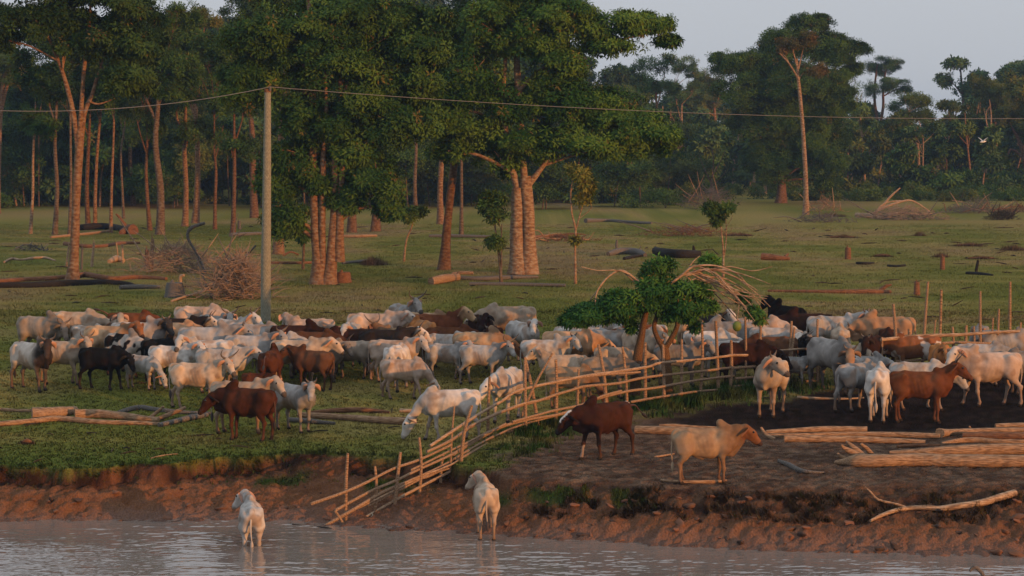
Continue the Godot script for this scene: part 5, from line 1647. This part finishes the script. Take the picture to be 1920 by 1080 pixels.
	log_thing("burnt_log", "black burnt log with pale ash streaks in mid pasture", "log", "", mat.char_wood, [[1230, 474, 16], [1250, 478, 18], [1280, 480, 18], [1310, 479, 14]], [[[1302, 480, 12], [1301, 470, 8], [1300, 460, 3]], [[1234, 470, 10], [1228, 464, 6]]])
	log_thing("burnt_log", "grey ashy log pieces left of the black burnt one", "log", "", mat.wood_grey, [[1140, 478, 8], [1165, 474, 14], [1195, 476, 14], [1210, 480, 8]], [[[1157, 470, 6], [1156, 458, 6], [1157, 450, 4]], [[1196, 472, 4], [1202, 462, 2]]])
	log_thing("fallen_log", "thin dark log just below the grey ashy pieces", "log", "", mat.char_wood, [[1170, 486, 6], [1190, 482, 7], [1212, 480, 4]])
	stump("dark upright stump in the right pasture, tallest of the near two", 1590, 486, 12, 22, mat.wood_red)
	stump("round brown stump directly behind the corral fence", 1719, 553, 12, 24, mat.wood_red)
	stump("square brown stump below a green tuft at the right", 1767, 505, 9, 24, mat.wood_red)
	stump("thin black leaning snag right of the square brown stump", 1830, 510, 6, 22, mat.char_wood, 4)
	log_thing("fallen_log", "brown log with hollow end in the right pasture", "log", "", mat.wood_red, [[1428, 484, 14], [1445, 485, 13], [1462, 486, 10], [1480, 486, 7]], [[[1472, 482, 8], [1478, 476, 4]]])
	log_thing("fallen_log", "short dark log between the two right hand stumps", "log", "", mat.char_wood, [[1606, 494, 5], [1622, 495, 6], [1638, 494, 4]])
	log_thing("fallen_log", "small dark log left of the square brown stump", "log", "", mat.char_wood, [[1664, 499, 5], [1680, 500, 5], [1697, 498, 4]])
	log_thing("fallen_log", "dark low log at the foot of the black leaning snag", "log", "", mat.char_wood, [[1812, 513, 6], [1840, 515, 7], [1862, 517, 4]])
	log_thing("fallen_log", "long flat reddish log in the pasture above the corral fence", "log", "", mat.wood_red, [[1440, 546, 5], [1500, 547, 6], [1570, 548, 8], [1630, 548, 9], [1670, 548, 6]], [[[1650, 545, 10], [1662, 536, 8], [1672, 534, 3]]])
	for m in [[1580, 446, 56, 9, "long brown dry mound below the slender pale tree"], [1724, 443, 22, 12, "small green tufted mound right of the long brown one"], [1655, 481, 34, 8, "low brown mound between two right stumps"], [1816, 461, 52, 10, "wide brown mound near the right edge"], [1900, 470, 50, 16, "big brown mound cut by the right edge"], [1765, 482, 26, 12, "brown tuft above the square stump"], [1840, 486, 60, 9, "flat pale mound under the right edge forest"], [1385, 442, 60, 8, "flat dry strip behind the twin tuft sapling"], [700, 497, 50, 22, "grey green bush lump right of the ringed cluster"], [1560, 407, 60, 12, "dry clump at the slender tree's foot"]]:
		mound(m[4], m[0], m[1], m[2], m[3])
	mound("little brown dung heap alone on the near left turf", 51, 832, 18, 10)
	log_thing("fallen_branch", "thin dry twig on the near turf above the bank edge", "branch", "", mat.wood_tan, [[283, 859, 2.5], [305, 854, 3], [333, 851, 2]], [[[300, 855, 2], [315, 858, 2], [328, 857, 1.5]]])
	# scattered chips and dung too small to count
	var st := SurfaceTool.new()
	st.begin(Mesh.PRIMITIVE_TRIANGLES)
	for i in 240:
		var d := 52.0 + 100.0 * pow(rng.randf(), 1.3)
		var x := rng.randf_range(-.25, .25) * d
		if soil(x, d)[1] < .4: continue
		var p := Vector3(x, ground(x, d) + .02, -d)
		var l := rng.randf_range(.08, .4) * d / 70.0
		var dir := Vector3(rng.randfn(), rng.randf() * .12, rng.randfn() * .6).normalized() * l
		tube(st, [[p - dir, .015], [p + Vector3(0, .02, 0), .026 * d / 80.0], [p + dir, .012]], 5)
	st.generate_normals()
	var o := numbered_mesh("wood_litter", st.commit())
	o.material_override = mat.bark_dark
	tag(o, "scattered sticks, chips and bits of bark on the pasture", "litter", "", "stuff")

# ---------------------------------------------------------------- bank and water edge
func make_bank_things() -> void:
	# dark sticks in the shallows and the hooked snag
	log_thing("water_stick", "dark wet sticks lying in the shallows left of the fence end", "branch", "", mat.char_wood, [[548, 984, 4], [580, 988, 5], [610, 990, 5], [632, 996, 3]], [[[585, 988, 3], [572, 998, 2]]], true)
	log_thing("water_stick", "thin dark stick crossing under the lower fence rails", "branch", "", mat.wood_grey, [[596, 1004, 3], [620, 1000, 4], [650, 992, 3]], [], true)
	var w := water_hit(1846, 1082)
	var root := thing("water_snag", w, "hooked bare snag poking out of the river at lower right", "snag")
	stick("stem", root, traced([[1850, 1092, 9], [1842, 1076, 9], [1830, 1064, 10], [1822, 1066, 8], [1818, 1072, 5]], -w.z), mat.wood_grey, 8, .1)
	# clods: broken turf and clay lumps on the right bank, each one loose
	var clod := []
	for v in 4:
		var s := SphereMesh.new()
		s.radius = .5
		s.height = 1.0
		s.radial_segments = 12
		s.rings = 7
		var arr := s.get_mesh_arrays()
		var vs: PackedVector3Array = arr[Mesh.ARRAY_VERTEX]
		for i in vs.size():
			var n := noise_c.get_noise_3d(vs[i].x * 3.0 + v * 20.0, vs[i].y * 3.0, vs[i].z * 3.0)
			vs[i] = vs[i] * (1.0 + n * .6) * Vector3(1, .7, .8)
		var st := SurfaceTool.new()
		st.begin(Mesh.PRIMITIVE_TRIANGLES)
		var ix: PackedInt32Array = arr[Mesh.ARRAY_INDEX]
		for i in ix: st.add_vertex(vs[i])
		st.generate_normals()
		clod.append(st.commit())
	var mats := [tinted(Vector3(.12, .065, .042), .95), tinted(Vector3(.055, .037, .029), .95), tinted(Vector3(.16, .08, .05), .95)]
	for i in 150:
		var px := rng.randf_range(940, 1930) if i < 110 else rng.randf_range(0, 940)
		var x := (px - 960.0) / F * 48.5
		var b := bank_at(x)
		var d := lerpf(b.x, b.y, rng.randf_range(.3, 1.08))
		var o := numbered_mesh("clay_clod", clod[i % 4])
		o.material_override = mats[rng.randi() % 3]
		var sz := rng.randf_range(.05, .2) * (1.5 if rng.randf() < .12 else 1.0)
		o.position = Vector3(x, ground(x, d) + sz * .02, -d)
		o.rotation = Vector3(rng.randfn() * .3, rng.randf() * TAU, rng.randfn() * .3)
		o.scale = Vector3(sz * 1.5, sz * .7, sz)
		tag(o, "loose clay clod fallen on the right river bank" if px > 940 else "loose clay clod at the foot of the left river bank", "clod", "clods on the right bank" if px > 940 else "clods on the left bank")

func make_bird() -> void:
	var p := at(1843, 266, 150.0)
	var root := thing("white_bird", p, "white bird flying with raised wings before the far forest on the right", "bird")
	stick("body", root, softened([[p + Vector3(-.22, -.02, 0), .01], [p + Vector3(-.05, 0, 0), .06], [p + Vector3(.12, .02, 0), .05], [p + Vector3(.24, .06, 0), .012]], 3), mat.white, 8)
	for s in [-1.0, 1.0]:
		var st := SurfaceTool.new()
		st.begin(Mesh.PRIMITIVE_TRIANGLES)
		tube(st, softened([[Vector3(.0, .03, .03 * s), .035], [Vector3(.09 * s, .15, .18 * s), .035], [Vector3(.2 * s, .26, .3 * s), .02], [Vector3(.26 * s, .30, .42 * s), .006]], 3), 6)
		st.generate_normals()
		part("wing", st.commit(), root, mat.white)
# ---------------------------------------------------------------- the herd
# across px, back-line px, foot px (0: hidden), heading (0 right, 90 towards the boat, 180 left), size, neck, legs, build, coat, horns, tail, words
const HERD := [
	[72, 596, 0, 22, 1.02, "nearlow", "stand", "bull", "dusky", 2, 0, "bull", "dusky grey brown bull at the far left with lowered head turned to the river"],
	[140, 587, 0, 4, 1.08, "low", "stand", "cow", "cream", 2, 1, "cow", "cream cow in the back row behind the dusky bull, facing right"],
	[114, 612, 652, 12, .62, "level", "stand", "calf", "silver", 0, 0, "calf", "little grey calf between the dusky bull and the standing cream faced cow"],
	[222, 600, 0, 78, 1.0, "up", "stand", "cow", "cream", 0, 0, "cow", "pale cow in the back row at left looking straight out between two backs"],
	[246, 600, 0, 2, 1.0, "low", "stand", "cow", "red", 0, 3, "cow", "dark red cow at the back left with tail swung up"],
	[256, 607, 0, 6, 1.06, "near", "stand", "bull", "greyface", 1, 0, "bull", "grey bull with black hump and face looking right at left of the herd"],
	[164, 613, 0, 28, .86, "nearlow", "stand", "cow", "piedwhite", 0, 0, "cow", "white cow with black shoulder patch behind the black bull calf at left"],
	[205, 613, 0, 12, 1.05, "near", "stand", "cow", "buff", 0, 0, "cow", "tan cow with reddish face turned out, behind the black and white one"],
	[230, 622, 0, 42, 1.0, "low", "stand", "bull", "pied", 0, 0, "bull", "black bull with white patches over the shoulder"],
	[299, 629, 0, 302, .95, "low", "stand", "cow", "black", 0, 1, "cow", "black cow seen from behind above the white grazing calf"],
	[326, 609, 0, 3, 1.0, "low", "stand", "cow", "tan", 2, 0, "cow", "tan cow behind the black rump, in front of the black backed one"],
	[338, 598, 0, 8, .98, "level", "stand", "cow", "blackface", 2, 0, "cow", "black cow with white blazed face and horns in the back left rows"],
	[374, 578, 0, 3, 1.05, "low", "stand", "cow", "blush", 0, 0, "cow", "pinkish cow highest in the back row, left of the power pole"],
	[402, 601, 0, 40, .95, "near", "stand", "cow", "silver", 3, 0, "cow", "white cow with long dark horns below the pinkish back row cow"],
	[432, 603, 0, 30, 1.0, "up", "stand", "cow", "milk", 2, 0, "cow", "white faced horned cow just left of the power pole"],
	[388, 617, 0, 3, 1.12, "level", "stand", "bull", "silver", 1, 0, "bull", "long grey horned bull striding right left of the power pole"],
	[385, 641, 0, 178, 1.0, "backoff", "stand", "cow", "milk", 0, 0, "cow", "white cow facing left with its head turned back, above the tan horned one"],
	[323, 646, 722, 8, 1.0, "near", "step", "cow", "milk", 0, 0, "cow", "white grey cow behind the grazing calf, head toward the tan horned cow"],
	[264, 664, 727, 28, .86, "graze", "square", "calf", "milk", 0, 0, "calf", "white calf grazing with its muzzle down, left front"],
	[190, 649, 725, 14, 1.0, "nearlow", "step", "cow", "black", 0, 0, "cow", "all black cow standing at left front with lowered head"],
	[56, 644, 732, 40, 1.0, "near", "spread", "bull", "blackneck", 2, 0, "bull", "white bodied bull with black neck and glowing orange ears at left front"],
	[112, 644, 724, 14, 1.0, "near", "walk", "cow", "cream", 2, 0, "cow", "grey cream cow with tan face behind the black necked bull"],
	[367, 681, 766, 4, 1.05, "near", "walk", "cow", "cream", 3, 0, "cow", "tan horned cow in full profile walking right, left front"],
	[415, 662, 0, 5, .98, "level", "stand", "cow", "milk", 0, 0, "cow", "white faced cow behind the tan horned profile cow"],
	[480, 615, 0, 2, 1.0, "low", "stand", "cow", "silver", 1, 0, "cow", "grey cow with low head directly below the power pole"],
	[470, 629, 0, 2, 1.02, "near", "stand", "cow", "silver", 2, 0, "cow", "second grey cow below the power pole, black ear tip"],
	[520, 631, 0, 3, 1.0, "low", "stand", "cow", "milk", 1, 0, "cow", "white rump between the pole cows and the long cream one"],
	[558, 640, 724, 4, 1.08, "level", "stand", "cow", "cream", 0, 1, "cow", "long cream cow facing right above the brown bulls in mid left"],
	[588, 630, 0, 2, 1.0, "low", "stand", "cow", "brown", 2, 0, "cow", "brown back showing over the long cream cow"],
	[604, 649, 716, 8, .98, "near", "stand", "cow", "dusky", 0, 0, "cow", "grey cow with pale face looking out from behind the long cream cow"],
	[655, 642, 712, 182, 1.02, "low", "step", "cow", "dusky", 0, 0, "cow", "dark grey brown cow standing in shade right of the long cream one"],
	[556, 616, 0, 4, 1.03, "low", "stand", "bull", "umber", 2, 0, "bull", "dark brown bull with big dark hump right of the pole"],
	[652, 622, 0, 178, 1.02, "low", "stand", "cow", "umber", 0, 0, "cow", "dark brown cow back beside the black one in mid herd"],
	[655, 613, 0, 96, .98, "level", "stand", "cow", "milk", 0, 0, "cow", "white cow with dark ears facing out behind the dark brown back"],
	[578, 600, 0, 178, 1.0, "backnear", "stand", "cow", "blush", 0, 0, "cow", "white cow in the back row right of the pole, face turned to the river"],
	[506, 650, 726, 276, 1.0, "low", "stand", "bull", "bay", 0, 2, "bull", "dark brown bull seen from behind with orange lit thighs"],
	[584, 658, 730, 206, 1.0, "off", "stand", "bull", "brown", 0, 1, "bull", "brown humped bull turned half away, tail toward the river"],
	[482, 692, 742, 4, .72, "low", "stand", "calf", "bay", 0, 0, "calf", "dark red calf half hidden behind the white and brown pair in front"],
	[452, 716, 812, 5, 1.05, "near", "stand", "cow", "cream", 0, 1, "cow", "cream cow with raised head standing behind the red brown bull in front"],
	[460, 729, 825, 203, 1.02, "offlow", "stand", "bull", "bay", 0, 0, "bull", "red brown bull in front on the turf facing left with head turned away"],
	[552, 722, 809, 46, .94, "near", "stand", "cow", "silver", 1, 0, "cow", "grey cow with pink nosed face looking straight out beside the red brown bull"],
	[757, 585, 0, 62, 1.05, "up", "stand", "cow", "silver", 3, 0, "cow", "horned grey cow standing tallest at the back, head high"],
	[702, 603, 0, 2, 1.08, "level", "stand", "cow", "blush", 0, 0, "cow", "long cream cow in the back row below the tall horned grey one"],
	[748, 619, 0, 152, .98, "backnear", "stand", "cow", "buff", 3, 0, "cow", "tan cow with wide lyre horns facing out above the black back"],
	[724, 626, 0, 3, 1.05, "level", "stand", "cow", "blackface", 2, 0, "cow", "long black cow with white forehead in the middle of the herd"],
	[798, 599, 0, 2, 1.0, "low", "stand", "cow", "buff", 2, 0, "cow", "buff cow back behind the red one with the tan face"],
	[790, 615, 0, 246, 1.0, "low", "stand", "cow", "orange", 0, 0, "cow", "orange brown rump right of the lyre horned tan cow"],
	[820, 604, 0, 16, 1.04, "up", "stand", "cow", "redface", 0, 0, "cow", "red cow with tan face held high, mid herd back row"],
	[846, 619, 0, 3, .98, "low", "stand", "cow", "red", 2, 0, "cow", "red back under the chin of the tan faced red cow"],
	[738, 638, 716, 8, 1.08, "near", "walk", "cow", "blush", 1, 0, "cow", "cream cow with white face and pink ears looking out, mid herd"],
	[744, 647, 731, 282, .84, "low", "stand", "calf", "milk", 0, 1, "calf", "white calf seen from behind before the pink eared cream cow"],
	[758, 672, 746, 8, .96, "graze", "walk", "cow", "blush", 0, 1, "cow", "cream cow grazing in profile in the open middle, head down right"],
	[838, 642, 708, 16, 1.0, "near", "walk", "cow", "silver", 0, 1, "cow", "grey cow with dark eyes walking out, left of the horned grey one"],
	[836, 630, 0, 4, .9, "level", "stand", "cow", "milk", 0, 0, "cow", "small white cow head and back above the walking grey cow"],
	[900, 623, 704, 3, 1.12, "low", "stand", "bull", "buff", 0, 0, "bull", "big humped tan cow behind the two walking grey ones"],
	[906, 642, 714, 12, 1.0, "near", "step", "cow", "silver", 3, 0, "cow", "grey cow with upright horns walking right in the middle"],
	[1024, 637, 712, 2, 1.12, "near", "stand", "bull", "milk", 1, 0, "bull", "large humped white cow in profile behind the fence start"],
	[1056, 668, 742, 184, 1.0, "up", "stand", "cow", "cream", 0, 0, "cow", "cream cow facing left with raised muzzle behind the leaning posts"],
	[1072, 688, 764, 4, 1.05, "graze", "stand", "cow", "buff", 0, 0, "cow", "tan cow grazing behind the lower fence rails"],
	[949, 693, 789, 108, .98, "nearlow", "stand", "cow", "milk", 0, 0, "cow", "white cow facing the river by the first tall fence post"],
	[840, 731, 826, 176, 1.02, "graze", "walk", "cow", "milk", 0, 0, "cow", "white cow grazing nearest the fence ramp with rail shadows on its side"],
	[903, 602, 0, 72, 1.0, "near", "stand", "cow", "umber", 0, 0, "cow", "dark brown cow facing out before the big cream one at the back"],
	[924, 608, 0, 96, .95, "level", "stand", "cow", "bay", 1, 0, "cow", "red brown cow facing out close beside the dark brown one at the back"],
	[952, 577, 0, 182, 1.12, "low", "stand", "cow", "cream", 0, 0, "cow", "big cream cow topmost in the back row at centre, head hidden"],
	[981, 606, 0, 58, 1.0, "near", "stand", "cow", "milk", 0, 0, "cow", "white cow with dark nose looking out right of the big cream back row cow"],
	[1072, 626, 0, 2, 1.08, "low", "stand", "cow", "tan", 0, 0, "cow", "brown cow back left of the broken tree"],
	[1088, 618, 0, 4, 1.0, "low", "stand", "cow", "milk", 0, 0, "cow", "white back showing above the brown one left of the broken tree"],
	[1142, 604, 0, 3, 1.06, "low", "stand", "cow", "silver", 2, 0, "cow", "pale grey cow in the back row under the left dead branches"],
	[1203, 609, 0, 182, 1.0, "low", "stand", "cow", "redpied", 1, 0, "cow", "brown and white cow behind the broken tree's left stem, facing left"],
	[1140, 631, 0, 3, .98, "level", "stand", "cow", "silver", 2, 0, "cow", "grey cow just left of the broken tree's trunk"],
	[1164, 653, 0, 2, .95, "low", "stand", "cow", "cream", 0, 0, "cow", "cream back between grey cow and fence left of the trunk"],
	[1140, 668, 744, 3, 1.06, "low", "stand", "cow", "dusky", 1, 0, "cow", "grey brown cow behind the fence left of the broken tree"],
	[1213, 624, 0, 48, 1.12, "nearlow", "stand", "cow", "cream", 1, 0, "cow", "big cream cow with lowered face between the broken tree's trunks"],
	[1276, 642, 718, 6, 1.04, "near", "stand", "cow", "silver", 0, 0, "cow", "white grey cow with cream face behind the fence right of the trunk"],
	[1302, 607, 0, 300, 1.0, "low", "stand", "cow", "buff", 1, 0, "cow", "cream rump in the back row right of the broken tree"],
	[1330, 613, 0, 3, .95, "low", "stand", "cow", "milk", 0, 0, "cow", "white back under the fallen dead branches"],
	[1340, 602, 0, 62, 1.02, "up", "stand", "cow", "blackface", 0, 0, "cow", "dark cow with white forehead under the right dead branches"],
	[1348, 641, 0, 178, .86, "backnear", "stand", "calf", "milk", 0, 0, "calf", "white calf with raised face looking out behind the fence"],
	[1370, 606, 0, 182, 1.06, "low", "stand", "bull", "silver", 2, 0, "bull", "wrinkled grey bull in the back row above the hanging fruit"],
	[1424, 603, 0, 4, 1.08, "low", "stand", "cow", "blush", 0, 0, "cow", "white cow in the back row beside the hanging fruit"],
	[1456, 621, 0, 3, .98, "low", "stand", "cow", "silver", 2, 0, "cow", "grey cow below the black bull at the back right"],
	[1402, 641, 722, 4, 1.08, "low", "stand", "cow", "umber", 0, 0, "cow", "very dark cow behind the fence left of the white one in front"],
	[1446, 637, 0, 178, 1.02, "low", "stand", "cow", "brown", 0, 0, "cow", "brown cow behind the fence above the white one's head"],
	[1476, 588, 0, 238, 1.08, "up", "stand", "bull", "black", 0, 0, "bull", "black bull looking over its shoulder at the top of the back right"],
	[1514, 599, 0, 192, 1.04, "low", "stand", "bull", "umber", 1, 0, "bull", "dark brown humped bull right of the black one at the back"],
	[1508, 629, 0, 88, 1.0, "level", "stand", "cow", "pied", 0, 0, "cow", "black and white faced cow behind the corral corner posts"],
	[1448, 676, 779, 112, 1.05, "backoff", "stand", "cow", "cream", 1, 0, "cow", "cream white cow standing alone on the mire before the fence, head turned right"],
	[1490, 668, 722, 6, .76, "level", "stand", "calf", "silver", 0, 0, "calf", "grey calf behind the fence rails beside the corner posts"],
	[1568, 608, 0, 4, 1.08, "near", "stand", "cow", "milk", 1, 0, "cow", "white cow facing right in the back row of the corral"],
	[1578, 617, 0, 278, 1.02, "low", "stand", "cow", "cream", 2, 0, "cow", "cream rump above the mottled grey cow in the corral"],
	[1562, 637, 738, 62, 1.04, "nearlow", "stand", "cow", "mottled", 1, 0, "cow", "mottled grey cow with brown face coming toward the mire by the corner posts"],
	[1602, 646, 0, 58, .9, "low", "stand", "cow", "cream", 1, 0, "cow", "cream cow half hidden right of the mottled grey one"],
	[1628, 657, 720, 8, 1.0, "nearlow", "stand", "bull", "silver", 0, 0, "bull", "grey humped bull with tan face in the middle of the corral"],
	[1664, 607, 0, 182, 1.12, "low", "stand", "bull", "tan", 1, 0, "bull", "large light brown cow in the back row of the corral"],
	[1640, 630, 0, 112, 1.0, "level", "stand", "cow", "umber", 1, 0, "cow", "black brown cow facing out under the light brown back"],
	[1668, 630, 0, 98, .95, "low", "stand", "cow", "bay", 0, 0, "cow", "red brown cow beside the black brown one behind the far fence end"],
	[1716, 631, 0, 184, 1.0, "low", "stand", "cow", "redpied", 1, 0, "cow", "brown and white pied cow behind the far corral rails"],
	[1768, 642, 0, 92, .95, "level", "stand", "cow", "orange", 0, 0, "cow", "orange brown cow facing out behind the far corral rails"],
	[1840, 615, 0, 104, 1.0, "level", "stand", "cow", "silver", 0, 0, "cow", "white grey cow facing out beyond the far corral rails"],
	[1890, 619, 0, 3, 1.02, "low", "stand", "cow", "silver", 0, 0, "cow", "grey cow in profile beyond the far rails at the right edge"],
	[1846, 647, 0, 2, .95, "low", "stand", "cow", "silver", 0, 0, "cow", "pale back just under the second far corral rail"],
	[1612, 681, 769, 318, 1.04, "low", "walk", "cow", "silver", 0, 0, "cow", "grey white cow turned away stepping into the mire, left of the white rump"],
	[1652, 689, 787, 284, 1.02, "low", "stand", "cow", "milk", 0, 0, "cow", "white cow seen from behind beside the red horned one"],
	[1728, 680, 768, 4, 1.0, "low", "walk", "cow", "milk", 0, 0, "cow", "white cow standing close behind the red horned one"],
	[1732, 697, 792, 8, 1.12, "up", "stand", "cow", "red", 3, 0, "cow", "red cow with curved dark horns in profile on the mire"],
	[1858, 662, 761, 176, 1.08, "off", "walk", "bull", "blush", 0, 0, "bull", "white humped bull facing left on the mire at the right"],
	[1932, 658, 738, 176, 1.0, "low", "stand", "cow", "mottled", 0, 0, "cow", "dark mottled grey cow cut by the right picture edge"],
	[1134, 756, 858, 141, 1.02, "nearlow", "walk", "bull", "blaze", 0, 2, "bull", "dark brown bull with white forehead on the bare earth, tail flicked out"],
	[1326, 804, 906, 357, 1.04, "level", "stand", "bull", "buff", 0, 1, "bull", "tan humped bull in profile facing right alone on the bank"],
	[466, 938, 1014, 262, .92, "off", "stand", "cow", "milk", 0, 0, "cow", "white cow standing in the river on the left, seen from behind"],
	[910, 895, 1004, 266, .92, "off", "stand", "cow", "cream", 0, 0, "cow", "white cow standing at the water's edge by the fence, seen from behind"],
]

func make_herd() -> void:
	var put := []
	for i in HERD.size():
		var c: Array = HERD[i]
		var wet: bool = c[1] > 880
		var s: float = c[4]
		var w: Vector3
		var firm := 1.0
		if wet:
			w = water_hit(c[0], c[2])
			w.y = ground(w.x, -w.z)
			s = c[4]
		elif c[2] > 0:
			w = hit(c[0], c[2])
			s = clampf((c[2] - c[1]) * -w.z / F / 1.30, .5, 1.25)
			firm = .25
		else:
			w = hit(c[0], c[1], 1.29 * s)
		put.append([w, s, firm, deg_to_rad(c[3])])
	# no two bodies in one place: step apart along the depth
	for turn in 60:
		for i in put.size():
			for j in i:
				var a: Vector3 = put[i][0]
				var b: Vector3 = put[j][0]
				if absf(a.x - b.x) > 2.4 or absf(a.z - b.z) > 2.4: continue
				var need := 0.0
				for u in [-.62, -.2, .22, .62]:
					for v in [-.62, -.2, .22, .62]:
						var p := Vector2(a.x + cos(put[i][3]) * (u + .02) * .86 * put[i][1], a.z + sin(put[i][3]) * (u + .02) * .86 * put[i][1])
						var q := Vector2(b.x + cos(put[j][3]) * v * put[j][1], b.z + sin(put[j][3]) * v * put[j][1])
						need = maxf(need, .56 - p.distance_to(q))
				if need > 0.0:
					var way := 1.0 if a.z > b.z else -1.0
					var fi: float = put[i][2]
					var fj: float = put[j][2]
					put[i][0].z += way * need * .5 * fi / (fi + fj)
					put[j][0].z -= way * need * .5 * fj / (fi + fj)
	for i in HERD.size():
		var c: Array = HERD[i]
		var o: Node3D = cow_thing(c[11], c[5], c[6], c[7], c[8], i, c[9], c[10])
		add_child(o)
		var w: Vector3 = put[i][0]
		w.x = (c[0] - 960.0) / F * -w.z
		o.position = Vector3(w.x, ground(w.x, -w.z) - .005, w.z)
		o.rotation.y = -put[i][3]
		o.scale = Vector3.ONE * put[i][1]
		tag(o, c[12], c[11], "zebu cattle of the herd")
